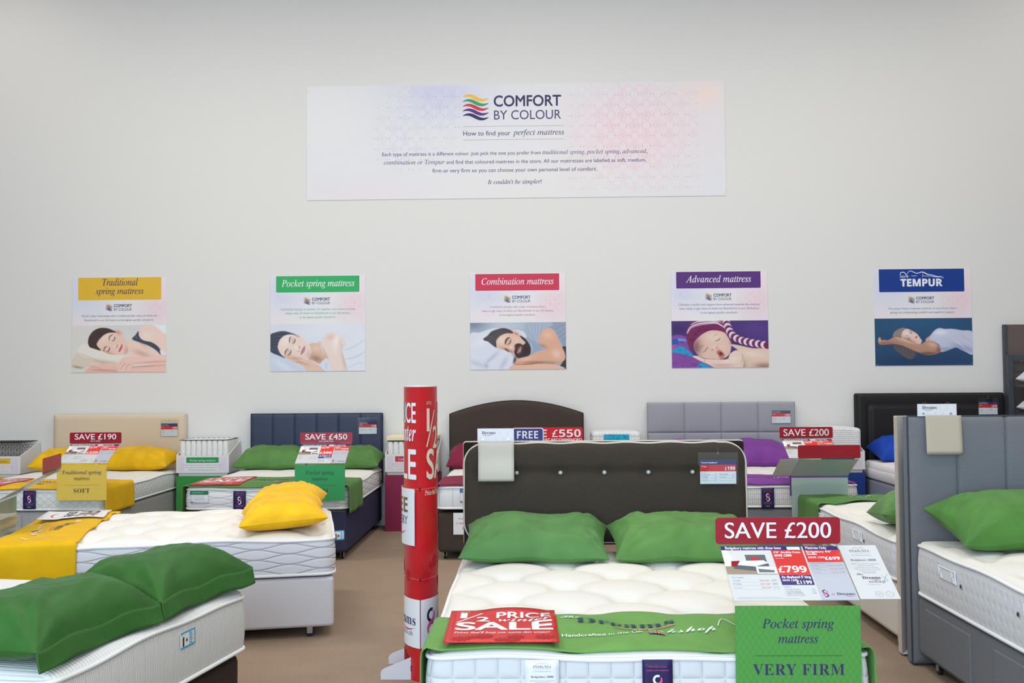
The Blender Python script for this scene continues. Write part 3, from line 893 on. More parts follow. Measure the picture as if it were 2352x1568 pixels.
pillow(FG, 'large green pillow on the mattress at the right edge', -.30, -.46, .66, .86, .48, .225, (78, 128, 58), tilt=14, rot=2, seed=41, group='green pillows below the tall grey headboard')
# handles and breather vents on that mattress
steel = mat('vent_steel', (180, 182, 186), rough=.3, metal=.8)
def handle(M, xs, y, z, ln=.19, wd=.055):
    b = MB()
    x = xs * (M.W / 2 + .018)
    b.tube([(x - xs * .004, y - ln / 2, z - wd / 2), (x, y - ln / 2, z + wd / 2), (x, y + ln / 2, z + wd / 2), (x - xs * .004, y + ln / 2, z - wd / 2)], .0035, closed=True, seg=6)
    b.box(min(x, x - xs * .003), max(x, x - xs * .003), y - ln / 2, y + ln / 2, z - wd / 2, z + wd / 2)
    for s in (-1, 1):
        b.tube([(x + xs * .001, y + s * (ln / 2 - .005), z - wd / 2 + .004), (x + xs * .002, y + s * (ln / 2 - .045), z + wd / 2 - .004)], .002, seg=5)
        b.tube([(x + xs * .001, y + s * (ln / 2 - .005), z + wd / 2 - .004), (x + xs * .002, y + s * (ln / 2 - .045), z - wd / 2 + .004)], .002, seg=5)
    M.t.part('handle', b, mat('handle_webbing', (236, 238, 242), rough=.7))
def vent(M, xs, y, z):
    b = MB(); x = xs * (M.W / 2 + .012)
    b.cyl((x, y, z), .011, x - .004, x + .004, 'x', 18)
    o = M.t.part('air_vent', b, steel)
    b = MB(); b.cyl((x, y, z), .006, x + xs * .0035, x + xs * .005, 'x', 14)
    build('vent_hole', b, flat((30, 30, 32)), parent=o, base=M.t.base)
handle(MG, -1, -.185 - .42, .555); handle(MG, -1, -1.45, .555)
vent(MG, -1, -.185 - .57, .53); vent(MG, -1, -1.30, .53)
handle(MF, 1, -.72, .535, ln=.17); handle(MF, 1, -1.5, .535, ln=.17); vent(MF, 1, -.60, .52)

# ------------------------------------------------------------------ the two beds at the left, headboards removed
FJ = frame(-1.335, -3.845, -77.1)
MJ = Mattress(FJ, 'long white tufted mattress with wave quilting under the yellow pillows and yellow runner', 1.35, 1.91, 0, .36, .60, quilt('ticking_waves', (220, 221, 226), 'waves', p=.036, strength=.9, dist=.007), top_w, tuft=(.40, .42, .036), crown=.028, r=.07)
dj = divan(FJ, 'pale grey divan base on casters below the long white mattress', 1.35, 1.91, 0, .352, mat('pale_grey_divan', (212, 209, 213), rough=.85, spec=.15, fine=.06, fscale=400), bevel=.022)
runner(MJ, 'mustard yellow runner hanging down the front of the long white mattress', -1.42, -1.895, YEL, .235, .235, seed=7, wav=.01)
YP = (246, 190, 20)
pillow(FJ, 'bright yellow pillow nearest the camera on the long white mattress', .335, -.30, .605, .66, .52, .170, YP, lump=1.0, tilt=4, rot=2, seed=51, group='bright yellow pillows')
pillow(FJ, 'bright yellow pillow behind the nearest one on the long white mattress', -.32, -.29, .605, .64, .52, .175, YP, lump=1.0, tilt=4, rot=-4, seed=52, group='bright yellow pillows')

FK = frame(-1.385, -6.655, -100.7)
MK = Mattress(FK, 'white mattress with fine vertical ribbed sides in the front left corner', 1.31, 1.95, 0, .335, .60, quilt('ticking_ribs', (216, 215, 212), 'ribs', p=.0105, strength=.55, dist=.004), top_k, tuft=None, crown=.02, r=.06)
divan(FK, 'dark brown divan base below the ribbed mattress in the front left corner', 1.27, 1.91, -.02, .325, twill('dark_brown_base', (66, 54, 48)), drawers=[('right', -1.8, -1.0), ('right', -.95, -.2)])
KG = (50, 100, 40)
pillow(FK, 'dark green velvet pillow nearest the camera at the front left', .35, -.25, .60, .70, .47, .195, KG, tilt=-2, rot=180, seed=61, lump=.8, flange=.07, group='dark green velvet pillows at the front left')
pillow(FK, 'dark green velvet pillow lying beyond the nearest one at the front left', -.35, -.235, .60, .70, .47, .195, KG, tilt=-3, rot=178, seed=62, lump=.8, flange=.07, group='dark green velvet pillows at the front left')

# ------------------------------------------------------------------ print on runners and cards
def runner_print(M, x, y, deg=0, ex=.0062):
    """the embroidered workshop mark; x,y local centre"""
    D = Decal(surf_map(M, x, y, deg, ex), lift=.0022, fine=.012)
    W_ = (236, 240, 236)
    D.text('The', 's', -.20, .075, h=.030, col=W_, al='c', ly=1)
    D.text('Dreams', 'b', .0, .025, w=.36, h=.052, col=(34, 66, 92), ly=1)
    D.band([(-.04 + .22 * t, .012 - .012 * math.sin(PI * t)) for t in [k / 8 for k in range(9)]], .007, (226, 120, 128), 2)
    D.text('workshop', 's', .17, -.058, w=.30, h=.038, col=W_, al='c', ly=2)
    D.band(cr([(.33, -.02), (.36, .06), (.40, .0), (.46, -.015), (.40, -.075), (.38, -.09), (.47, .055)], 6, False), .0035, W_, 2)
    D.text('Handcrafted in the UK', 'r', -.09, -.100, w=.29, h=.020, col=W_, al='c', ly=1, off=.012)
    # flag
    x0, y0, w_, h_ = .072, -.112, .058, .034
    D.rect(x0, y0, x0 + w_, y0 + h_, (40, 50, 110), 1)
    for a, b_ in (((x0, y0), (x0 + w_, y0 + h_)), ((x0, y0 + h_), (x0 + w_, y0))): D.band([a, b_], .007, W_, 2); D.band([a, b_], .003, RED, 3)
    D.rect(x0 + w_ / 2 - .006, y0, x0 + w_ / 2 + .006, y0 + h_, W_, 4); D.rect(x0, y0 + h_ / 2 - .006, x0 + w_, y0 + h_ / 2 + .006, W_, 4)
    D.rect(x0 + w_ / 2 - .0035, y0, x0 + w_ / 2 + .0035, y0 + h_, RED, 5); D.rect(x0, y0 + h_ / 2 - .0035, x0 + w_, y0 + h_ / 2 + .0035, RED, 5)
    return D
def embroider(runner_obj, M, x, y, deg=0):
    D = runner_print(M, x, y, deg)
    base = (0, M.cy, M.zb)
    D.build('embroidery', parent=runner_obj, base=base)

def price_card(M, label, x, y, deg=0, w=.40, d=.50, ex=.008, kind='sale'):
    """printed sheet lying on the bed"""
    mp = surf_map(M, x, y, deg, ex)
    t = Thing({'sale': 'sale_card', 'free': 'delivery_card'}[kind], label, 'sign', M.F, (x, y, M.zt))
    U, V = np.meshgrid(np.linspace(-w / 2, w / 2, 14), np.linspace(-d / 2, d / 2, 14), indexing='ij')
    P = np.array([[mp(U[i, j], V[i, j], 0) for j in range(14)] for i in range(14)])
    P[..., 2] = P[..., 2].clip(P[..., 2].max() - .012)      # stiff sheet: it bridges the dips
    if kind == 'free':
        P[..., 2] += .05 * np.clip(-(V / d) - .25, 0, 1) ** 1.5 + .01
    zmap = P[..., 2]
    def zi(u, v):
        a = (u / w + .5) * 13; b_ = (v / d + .5) * 13
        i = int(min(max(a, 0), 12)); j = int(min(max(b_, 0), 12)); fa, fb = a - i, b_ - j
        return zmap[i, j] * (1 - fa) * (1 - fb) + zmap[i + 1, j] * fa * (1 - fb) + zmap[i, j + 1] * (1 - fa) * fb + zmap[i + 1, j + 1] * fa * fb
    def mp2(u, v, h):
        q = mp(u, v, 0); return (q[0], q[1], zi(u, v) + .0012 + h)
    b = MB(); b.grid(P[..., 0], P[..., 1], P[..., 2])
    cc = (208, 30, 36) if kind == 'sale' else (238, 238, 240)
    t.part('sheet', b, mat('card_%s' % kind, cc, rough=.35, spec=.4), solid=.0012, smooth=True)
    D = Decal(mp2, lift=.0006, fine=.022)
    Wt = (240, 238, 236)
    k = w / .40; q = d / .50
    if kind == 'sale':
        rs = random.Random(5)
        for i in range(9):      # leaf motif printed darker along the foot
            cx_, cy_ = rs.uniform(-.15, .17) * k, rs.uniform(-.235, -.16) * q; r_ = rs.uniform(.02, .04)
            D.star(cx_, cy_, r_, 9, .62, (172, 22, 30), i * .12)
        D.text('UP TO', 'r', -.165 * k, .212 * q, w=.04 * k, h=.012 * q, col=Wt, al='l')
        D.text('1', 'r', -.155 * k, .115 * q, w=.016 * k, h=.085 * q, col=Wt, al='l', off=.03)
        D.band([(-.168 * k, .045 * q), (-.078 * k, .195 * q)], .008 * k, Wt)
        D.text('2', 'r', -.095 * k, .06 * q, w=.044 * k, h=.07 * q, col=Wt, al='l', off=.03)
        D.text('PRICE', 'r', -.022 * k, .115 * q, w=.20 * k, h=.075 * q, col=Wt, al='l', off=.022)
        D.text('winter', 'I', -.018 * k, .058 * q, w=.20 * k, h=.05 * q, col=Wt, al='l')
        D.text('SALE', 'r', -.165 * k, -.072 * q, w=.345 * k, h=.115 * q, col=Wt, al='l', off=.03)
        D.text("Prices that'll keep you warm this winter!", 'I', 0, -.125 * q, w=.34 * k, h=.026 * q, col=Wt)
    else:
        for i, ch in enumerate('FREE'):
            D.text(ch, 'B', -.13 * k + i * .085 * k, .02 * q, w=.06 * k, h=.15 * q, col=((96, 30, 60), (70, 50, 80), (150, 120, 50), (130, 110, 50))[i], al='c')
        D.text('DELIVERY', 'r', 0, -.075 * q, w=.30 * k, h=.07 * q, col=(60, 54, 84), off=.01)
        D.band([(-.07 + .20 * a, -.14 * q - .025 * math.sin(PI * a)) for a in [i / 10 for i in range(11)]], lambda a: .002 + .008 * math.sin(PI * a), (206, 40, 60))
    D.build('print', parent=t.e, base=t.base)
    return t

def hanging_label(M, name, label, x, z1, w, h, fn, col, n_=None, off=.020):
    """sewn-on or hanging label at the foot face of the mattress"""
    y = M.cy - M.L / 2 - off
    t = Thing(name, label, 'label', M.F, (x, y, z1 - h))
    b = MB(); 
    X, Z = np.meshgrid(np.linspace(x - w / 2, x + w / 2, 6), np.linspace(z1 - h, z1, 8), indexing='ij')
    b.grid(X, y + .003 * np.sin((z1 - Z) / h * 3) * -1, Z)
    t.part('sheet', b, mat('label_%d_%d_%d' % col, col, rough=.45), solid=.0008, smooth=True)
    D = Decal(plane((x - w / 2, y - .0045, z1 - h), (1, 0, 0), (0, 0, 1)))
    fn(D, w, h); D.build('print', parent=t.e, base=t.base)
    return t

def print_eight(D, w, h):
    D.text('When did you last', 'I', w / 2, h * .86, w=w * .60, col=(196, 80, 140))
    D.text('replace your mattress?', 'I', w / 2, h * .79, w=w * .74, col=(196, 80, 140))
    eight(D, w / 2, h * .53, h * .36, (238, 236, 242), (222, 92, 150))
    for i, s in enumerate(("It's recommended you replace", 'your mattress every 8 years', 'to get your best sleep')): D.text(s, 'r', w / 2, h * (.29 - .045 * i), w=w * (.72, .66, .52)[i], col=(170, 150, 190))
    D.text('Dreams', 'b', w / 2, h * .09, w=w * .3, col=(226, 226, 236))
def print_info(D, w, h, hd=(40, 120, 80)):
    D.rect(0, h * .70, w, h, hd, 1); D.rect(w * .12, h * .86, w * .80, h * .885, (176, 200, 188), 2); D.rect(w * .12, h * .79, w * .66, h * .81, (176, 200, 188), 2)
    for i in range(5): D.rect(w * .2, h * (.60 - .08 * i), w * (.82 - .05 * (i % 2)), h * (.615 - .08 * i), (176, 178, 190), 1)
    D.poly(rr(w * .06, h * .05, w * .16, h * .13, w * .02), (40, 50, 120), 1); D.poly(rr(w * .24, h * .05, w * .32, h * .12, w * .02), (150, 160, 190), 1)
def print_insignia(D, w, h, sp='Bedgebury 2000'):
    g = (92, 90, 96)
    D.band(cr([(w * .34, h * .925), (w * .42, h * .955), (w * .5, h * .935), (w * .58, h * .955), (w * .66, h * .925)], 5, False), w * .006, g, 1)
    D.text('INSIGNIA', 'b', w / 2, h * .86, w=w * .52, h=h * .05, col=g, off=-.014, sp=1.15)
    D.band([(w * .26, h * .835), (w * .74, h * .835)], w * .003, (160, 150, 140), 1)
    D.text('THE ULTIMATE HAND MADE SYSTEM', 'r', w / 2, h * .795, w=w * .5, col=(130, 128, 132))
    D.text(sp, 'b', w / 2, h * .69, w=w * .66, h=h * .036, col=g, off=-.010)
    for i, s in enumerate(('2000 pocket springs provide controlled support', 'Generous cotton fillings', 'Side stitched for superior edge support', 'Traditionally hand tufted for extra durability', 'Handles for easy turning', '5 year guarantee')):
        D.text(s, 'r', w / 2, h * (.63 - .034 * i), w=w * (.72, .40, .60, .68, .40, .34)[i], col=(150, 148, 152))

def logo_cbc(D, u, v, h, small=True):
    """five coloured wave ribbons and the two line title; h total height, (u, v) is the centre-left base"""
    cols = ((243, 190, 76), (66, 160, 96), (206, 62, 84), (98, 56, 128), (50, 56, 100))
    w = h * 1.04
    for i, c in enumerate(cols):
        y = v + h * (.90 - .19 * i)
        D.band([(u + w * t, y + h * (.085 * math.sin(2 * PI * (t * .95 + .04)) + .0 - .04 * (t - .5))) for t in [k / 16 for k in range(17)]], lambda t: h * (.012 + .125 * math.sin(PI * t) ** .8), c, 2)
    tx = u + w * 1.20
    D.text('COMFORT', 'r', tx, v + h * .55, w=h * 2.66, h=h * .42, col=(58, 56, 96), al='l', off=.018)
    D.text('BY COLOUR', 'r', tx, v + h * .02, w=h * 2.66, h=h * .36, col=(74, 72, 110), al='l')

# ------------------------------------------------------------------ bed-end price stands
def stand(F, label, cx, yf, zs, zb, hdr, sub, cardcol, inkcol, title, level, main, side, back=False, hw=.225, leaflet=False, pat=None, sample=None, tape=False):
    """clear acrylic stand: front panel with a category card, sloped price sheet, red header on top"""
    t = Thing('price_stand', label, 'price stand', F, (cx, yf, zb))
    ac = acrylic(); hx = .215; run, rise = .25, .142
    b = MB(); b.box(cx - hx, cx + hx, yf - .0015, yf + .0015, zb, zs)
    t.part('front_panel', b, ac)
    b = MB(); b.box(cx - hx, cx + hx, yf + .0016, yf + .06, zb - .0035, zb - .0005)
    t.part('tongue', b, ac)
    b = MB(); d = Vector((0, run, rise)).normalized(); nrm = Vector((0, -d.z, d.y))
    L = math.hypot(run, rise)
    P = [Vector((cx - hx, yf, zs)), Vector((cx + hx, yf, zs)), Vector((cx + hx, yf, zs)) + d * L, Vector((cx - hx, yf, zs)) + d * L]
    b.prism(P, lambda p: tuple(p), lambda p: tuple(p + nrm * -.003))
    t.part('sloped_panel', b, ac)
    # price sheet on the slope
    o = Vector((cx - .21, yf, zs)) + d * .003 + nrm * .0006
    sw, sh = .42, L - .006
    def sheet(name, o_, w_, h_):
        b = MB(); q = [o_, o_ + Vector((w_, 0, 0)), o_ + Vector((w_, 0, 0)) + d * h_, o_ + d * h_]
        b.prism(q, lambda p: tuple(p + nrm * .0008), lambda p: tuple(p))
        return t.part(name, b, mat('price_sheet_paper', (206, 208, 208), rough=.5))
    ps = sheet('price_sheet', o, sw, sh)
    D = Decal(plane(o + nrm * .0008, (1, 0, 0), d))
    W1 = .695 * sw
    nv = (62, 48, 112)
    D.rect(0, sh * .925, W1 - .003, sh, nv, 1); D.rect(W1 + .003, sh * .925, sw, sh, nv, 1)
    D.rect(W1 + .003, 0, sw, sh * .925, (186, 188, 198), 1)
    D.text(main[0], 'r', .016, sh * .945, w=.20, h=.0135, col=(236, 236, 244), al='l', off=.03)
    D.rect(W1 - .055, sh * .93, W1 - .008, sh * .99, (236, 236, 238), 2)
    D.text('Mattress Only', 'r', W1 + .012, sh * .945, w=.075, h=.013, col=(236, 236, 244), al='l', off=.03)
    # picture of the bed
    photo_bed(t, D, 0, sh * .47, .175, sh * .925, base=t.base, parent=ps, mp=plane(o + nrm * .0008, (1, 0, 0), d), seed=len(label))
    rc = (222, 62, 58)
    D.rect(.178, sh * (.45 if main[3] else .47), W1 - .003, sh * .925, rc, 1.5)
    D.text(main[1], 'r', .184, sh * .865, w=.095, h=.0105, col=(250, 244, 242), al='l', off=.03)
    D.text('SAVE', 'B', .184, sh * .80, w=.028, h=.012, col=(252, 250, 250), al='l', off=.02); D.text(main[2][0], 'B', .217, sh * .80, w=.028, h=.012, col=(252, 250, 250), al='l', off=.02)
    D.text(main[2][1], 'r', .184, sh * .755, w=.030, col=(250, 236, 236), al='l')
    D.text(main[2][2], 'B', W1 - .012, sh * .50, w=.098, h=.034, col=(252, 250, 250), al='r', off=.010)
    if main[3]:
        D.rect(.178, sh * .27, W1 - .003, sh * .45, nv, 1.5)
        D.text(main[3], 'r', .184, sh * .39, w=.10, h=.0125, col=(240, 240, 248), al='l', off=.025)
        D.text('SAVE ' + main[4], 'B', .184, sh * .335, w=.052, h=.010, col=(240, 240, 248), al='l')
        D.text(main[5], 'r', W1 - .010, sh * .285, w=.052, h=.0165, col=(244, 244, 250), al='r', off=.03)
    D.rect(W1 + .003, sh * .69, sw, sh * .925, rc, 1.5)
    for i, s in enumerate(side[0]): D.text(s, 'r', W1 + .009, sh * (.875 - .045 * i), w=(.090, .036)[i], h=.0095, col=(250, 244, 242), al='l', off=.03)
    D.text('SAVE ' + side[1], 'B', W1 + .010, sh * .765, w=.058, h=.010, col=(252, 250, 250), al='l')
    D.text(side[2], 'r', sw - .008, sh * .735, w=.052, h=.0165, col=(252, 250, 250), al='r', off=.03)
    gr = (150, 150, 164)
    D.text('Sizes available', 'r', .012, sh * .40, w=.04, col=gr, al='l')
    for i, (a, c) in enumerate((("3' single", '£679'), ("5' king", '£899'), ("6' superking", '£1119'))):
        v = sh * (.345 - .065 * i)
        D.text(a, 'r', .012, v, w=.026, col=gr, al='l'); D.text('SAVE £200', 'r', .105, v, w=.032, col=(216, 96, 96), al='l'); D.text(c, 'r', .164, v, w=.018, col=gr, al='r')
        D.rect(.010, v - .006, .166, v - .0053, (200, 200, 208), 1)
        v = sh * (.62 - .065 * i)
        D.text(a, 'r', W1 + .012, v, w=.022, col=gr, al='l'); D.text('SAVE £200', 'r', W1 + .070, v, w=.026, col=(216, 96, 96), al='l'); D.text(('£599', '£799', '£999')[i], 'r', sw - .008, v, w=.018, col=gr, al='r')
        D.rect(W1 + .010, v - .006, sw - .007, v - .0053, (176, 178, 188), 2)
    D.text('Other sizes available', 'r', W1 + .012, sh * .665, w=.048, col=gr, al='l')
    D.text('Options', 'r', .182, sh * .225, w=.022, col=gr, al='l')
    for i, s in enumerate(('2 storage drawers', '4 storage drawers', 'Legs available', 'Ottoman base available')):
        D.text(s, 'r', .182, sh * (.185 - .035 * i), w=.05 + .004 * i, col=gr, al='l')
        if i < 3: D.text(('+ £50', '+ £100', '+ £50')[i], 'r', W1 - .008, sh * (.185 - .035 * i), w=.016, col=gr, al='r')
    for i in range(2): D.rect(.012, sh * (.03 + .022 * i), .22 - .06 * i, sh * (.034 + .022 * i), (190, 190, 200), 1)
    eight(D, W1 + .022, sh * .115, .034, (60, 44, 100), (222, 92, 150), 3)
    D.text('at', 'I', W1 + .041, sh * .085, w=.013, col=(222, 92, 140), al='l')
    dreams(D, W1 + .090, sh * .085, .060, ly=3)
    D.build('print', parent=ps, base=t.base)
    if leaflet:
        o2 = o + Vector((.42 + .004, 0, 0)) + d * .004 + nrm * .0016
        lf = sheet('leaflet', o2, .135 if not back else .14, sh * 1.0)
        if not back:
            D = Decal(plane(o2 + nrm * .0008, (1, 0, 0), d))
            w_, h_ = .135, sh
            print_insignia(D, w_, h_, 'Bedgbury 2000')
            D.text('The', 's', w_ * .24, h_ * .425, h=.010, col=(110, 108, 114))
            dreams(D, w_ * .5, h_ * .355, w_ * .46, col=(40, 38, 60), ly=3)
            D.text('workshop', 's', w_ * .60, h_ * .29, w=w_ * .42, h=.012, col=(110, 108, 114))
            D.band(cr([(w_ * .78, h_ * .42), (w_ * .9, h_ * .33), (w_ * .80, h_ * .33), (w_ * .94, h_ * .44)], 5, False), .0008, (110, 108, 114))
            D.text('Handcrafted in the UK', 'r', w_ * .5, h_ * .25, w=w_ * .34, col=(150, 148, 152))
            for cx_ in (.52, .78):
                D.band([(w_ * cx_ + .013 * math.cos(a * PI / 12), h_ * .085 + .013 * math.sin(a * PI / 12)) for a in range(25)], .0008, (150, 148, 152))
                D.text('POCKET' if cx_ < .6 else 'A', 'r', w_ * cx_, h_ * .08, w=.016 if cx_ < .6 else .004, col=(130, 128, 132))
            D.build('print', parent=lf, base=t.base)
    # header
    yh = yf + run + .002; z0 = zs + rise + .008
    b = MB(); P = [(cx + p[0], p[1]) for p in rr(-hw, 0, hw, .096, .012)]
    b.prism(P, lambda p: (p[0], yh, z0 + p[1]), lambda p: (p[0], yh + .003, z0 + p[1]))
    hs = t.part('header_sign', b, mat('header_red', (158, 20, 40), rough=.35, spec=.4, var=.10, vscale=9))
    b = MB(); b.box(cx - hx, cx + hx, yh - .0025, yh - .0008, z0 - .014, z0 + .014); b.box(cx - hx, cx + hx, yh + .0038, yh + .0055, z0 - .014, z0 + .014)
    b.box(cx - hx, cx + hx, yh - .0025, yh + .0055, z0 - .016, z0 - .0142)
    t.part('header_clip', b, ac)
    D = Decal(plane((cx - hw, yh - .0001, z0), (1, 0, 0), (0, 0, 1)))
    hc = (236, 232, 238)
    if sub: D.text(hdr, 'r', hw, .036, w=hw * 2 * .80, h=.046, col=hc, off=.014); D.text(sub, 'r', hw, .0165, w=.030 * len(sub) ** .75 * .55, h=.0105, col=hc, off=.01)
    else: D.text(hdr, 'r', hw, .022, w=hw * 2 * .85, h=.056, col=hc, off=.010)
    D.build('lettering', parent=hs, base=t.base)
    # category card behind the front panel
    y2 = yf - .0028; z1 = zs - .014; z0c = z1 - .292
    b = MB(); b.box(cx - .21, cx + .21, y2 - .0008, y2, z0c, z1)
    cm = pat or mat('category_%d_%d_%d' % cardcol, cardcol, rough=.5)
    bk = mat('category_card_back', (196, 206, 200), rough=.5)
    cc = t.part('category_card', b, [cm, bk])
    for p in cc.data.polygons:
        if p.normal.y > .5: p.material_index = 1
    D = Decal(plane((cx - .21, y2 - .0009, z0c), (1, 0, 0), (0, 0, 1)))
    ogee(D, .42, .292, tuple(int(v * .93) for v in cardcol), .0105, .0009)
    for i, s in enumerate(title): D.text(s, 'i', .21, .218 - .05 * i if len(title) > 1 else .19, w=.0185 * len(s) * (.9 if i else 1), h=.030, col=inkcol, off=.004)
    D.rect(.065, .125, .355, .1265, tuple(int(v * .6) for v in cardcol), 2)
    D.text(level, 'b', .21, .062, w=.034 * len(level), h=.036, col=inkcol, sp=1.08, off=-.006)
    D.build('lettering', parent=cc, base=t.base)
    if tape:
        for s in ([1] if tape == 1 else (-1, 1)):
            b = MB(); b.box(cx + s * .215 - .018, cx + s * .215 + .003, yf - .0055, yf - .004, zs - .07, zs - .045)
            t.part('tape', b, acrylic())
    return t

def ogee(D, w, h, col, p, lw):
    """fine interlaced wave lattice printed across a card, p half width of one cell"""
    nx = int(w / p); 
    for i in range(nx + 1):
        x = i * w / nx
        pts = [(min(max(x + p * .42 * math.sin(y / (p * 1.55) * PI + (PI if i % 2 else 0)), .001), w - .001), y) for y in np.linspace(.001, h - .001, max(8, int(h / p * 4)))]
        D.band(pts, lw, col, (i % 2) * .3)

def photo_bed(t, D, u0, v0, u1, v1, base, parent, mp, seed=0):
    """little room-set picture of a bed, flat shapes"""
    W, H = u1 - u0, v1 - v0
    c = ((224, 222, 220), (160, 140, 120), (108, 108, 116), (238, 238, 240), (150, 30, 40))
    D.rect(u0, v0, u1, v1, c[0], 1); D.rect(u0, v0, u1, v0 + H * .32, c[1], 2)
    D.poly([(u0, v0 + H * .32), (u0 + W * .2, v0 + H * .32), (u0 + W * .12, v1), (u0, v1)], (240, 240, 242), 2)
    D.rect(u0 + W * .45, v0 + H * .38, u0 + W * .86, v0 + H * .80, c[2], 3)
    D.poly([(u0 + W * .16, v0 + H * .22), (u0 + W * .60, v0 + H * .12), (u0 + W * .88, v0 + H * .30), (u0 + W * .88, v0 + H * .42), (u0 + W * .16, v0 + H * .42)], (96, 98, 106), 4)
    D.poly([(u0 + W * .14, v0 + H * .38), (u0 + W * .60, v0 + H * .30), (u0 + W * .88, v0 + H * .44), (u0 + W * .80, v0 + H * .56), (u0 + W * .40, v0 + H * .54), (u0 + W * .14, v0 + H * .50)], c[3], 5)
    D.poly([(u0 + W * .12, v0 + H * .30), (u0 + W * .24, v0 + H * .34), (u0 + W * .32, v0 + H * .54), (u0 + W * .14, v0 + H * .52)], c[4], 6)
    D.poly([(u0 + W * .54, v0 + H * .56), (u0 + W * .70, v0 + H * .55), (u0 + W * .72, v0 + H * .68), (u0 + W * .56, v0 + H * .70)], (200, 60, 66), 6)
    D.rect(u0 + W * .60, v0, u0 + W, v0 + H * .30, (232, 232, 234), 6); D.poly([(u0 + W * .64, v0 + H * .05), (u0 + W * .95, v0 + H * .05), (u0 + W * .95, v0 + H * .14), (u0 + W * .64, v0 + H * .20)], (110, 112, 120), 7)

M1 = lambda nm, sz, sv, was, pr, disp=None, sv2='', pr2='': (nm, sz, (sv, was, pr), disp, sv2, pr2)
stand(FA, 'clear price stand reading SAVE £190 with a yellow SOFT card', .537, -2.10, .828, .42, 'SAVE £190', 'ON A KING', (236, 202, 88), (66, 62, 92), ('Traditional spring', 'mattress'), 'SOFT',
      M1('Burford mattress with divan base', "4'6\" double from", '£120', 'Was £349', '£229'), (("Burford 4'6\"", 'double'), '£60', '£129'), tape=1)
stand(FB, 'clear price stand reading SAVE £450 with a green card', .472, -2.10, .815, .42, 'SAVE £450', 'ON A SUPER KING', (56, 160, 92), (40, 84, 84), ('Pocket spring', 'mattress'), 'FIRM',
      M1('Orchard mattress with divan base', "4'6\" double from", '£300', 'Was £699', '£399', "As displayed 4'6\"", '£300', '£419'), (("Orchard 4'6\"", 'double'), '£200', '£299'), tape=2)
stand(FD, 'clear price stand reading SAVE £200 with a purple card, farther back at the right', .388, -2.09, .835, .42, 'SAVE £200', None, (96, 50, 130), (226, 220, 236), ('Advanced', 'mattress'), 'MEDIUM',
      M1('Ashley 25 mattress with divan base', "4'6\" double from", '£200', 'Was £999', '£799'), (("Ashley 25 4'6\"", 'double'), '£200', '£599'))
stand(FF_, 'clear price stand seen from behind, plain red header over a pale sheet', .60, -2.085, .765, .37, 'SAVE £200', None, (70, 160, 80), (60, 50, 100), ('Pocket spring', 'mattress'), 'FIRM',
      M1('Mattress with divan base', "4'6\" double from", '£200', 'Was £999', '£799'), (("4'6\"", 'double'), '£200', '£599'), back=True, leaflet=True)
stand(FI, 'large clear price stand reading SAVE £200 with a green VERY FIRM card at the front', .504, -2.06, .748, .318, 'SAVE £200', None, (84, 156, 72), (62, 50, 100), ('Pocket spring', 'mattress'), 'VERY FIRM',
      M1('Bedgebury mattress with divan base', "4'6\" double from", '£200', 'Was £999', '£799', "As displayed 5' king", '£200', '£1199'), (("Bedgebury 4'6\"", 'double'), '£200', '£699'), leaflet=True, tape=1)
stand(FJ, 'clear price stand at the left seen edge-on from behind, red header and yellow card', .10, -1.94, .81, .36, 'SAVE £100', None, (240, 206, 110), (66, 62, 92), ('Traditional spring', 'mattress'), 'FIRM',
      M1('Mattress with divan base', "4'6\" double from", '£100', 'Was £499', '£399'), (("4'6\"", 'double'), '£100', '£299'))

# the big two-sign stand at the foot of the arched headboard bed
t = Thing('promotion_stand', 'stand with a red SAVE £550 sign and a blue FREE DELIVERY sign', 'price stand', FC, (.30, -2.10, 0))
b = MB(); b.box(.28, .32, -2.105, -2.09, .0, .97); b.box(.15, .45, -2.2, -1.98, 0, .012); t.part('post', b, mat('stand_grey_metal', (150, 152, 156), rough=.35, metal=.6), bevel=.002)
def sign_board(t, x0, x1, y, z0, z1, r, col, edge=None):
    b = MB(); P = rr(x0, z0, x1, z1, r); b.prism(P, lambda p: (p[0], y, p[1]), lambda p: (p[0], y + .004, p[1]))
    return t.part('sign_board', b, flat(col, .4))
s1 = sign_board(t, .012, .585, -2.112, .93, 1.104, .014, (214, 32, 44))
D = Decal(plane((.012, -2.1125, .93), (1, 0, 0), (0, 0, 1)))
D.text('SAVE £550', 'B', .2865, .095, w=.54, h=.062, col=(246, 242, 244)); D.text('ON OUR MOST RECOMMENDED', 'r', .315, .062, w=.50, h=.020, col=(246, 242, 244), off=.02); D.text('DIVAN SET', 'r', .315, .028, w=.15, h=.018, col=(246, 242, 244), off=.02)
D.build('lettering', parent=s1, base=t.base)
s2 = sign_board(t, .0, .262, -2.124, .93, 1.103, .02, (240, 240, 244))
D = Decal(plane((.0, -2.1245, .93), (1, 0, 0), (0, 0, 1)))
D.rrect(.004, .004, .254, .166, .018, (66, 74, 140), 0); D.text('FREE', 'B', .128, .085, w=.175, h=.062, col=(240, 240, 246)); D.text('DELIVERY', 'r', .128, .038, w=.175, h=.03, col=(240, 240, 246), off=.02)
D.build('lettering', parent=s2, base=t.base)

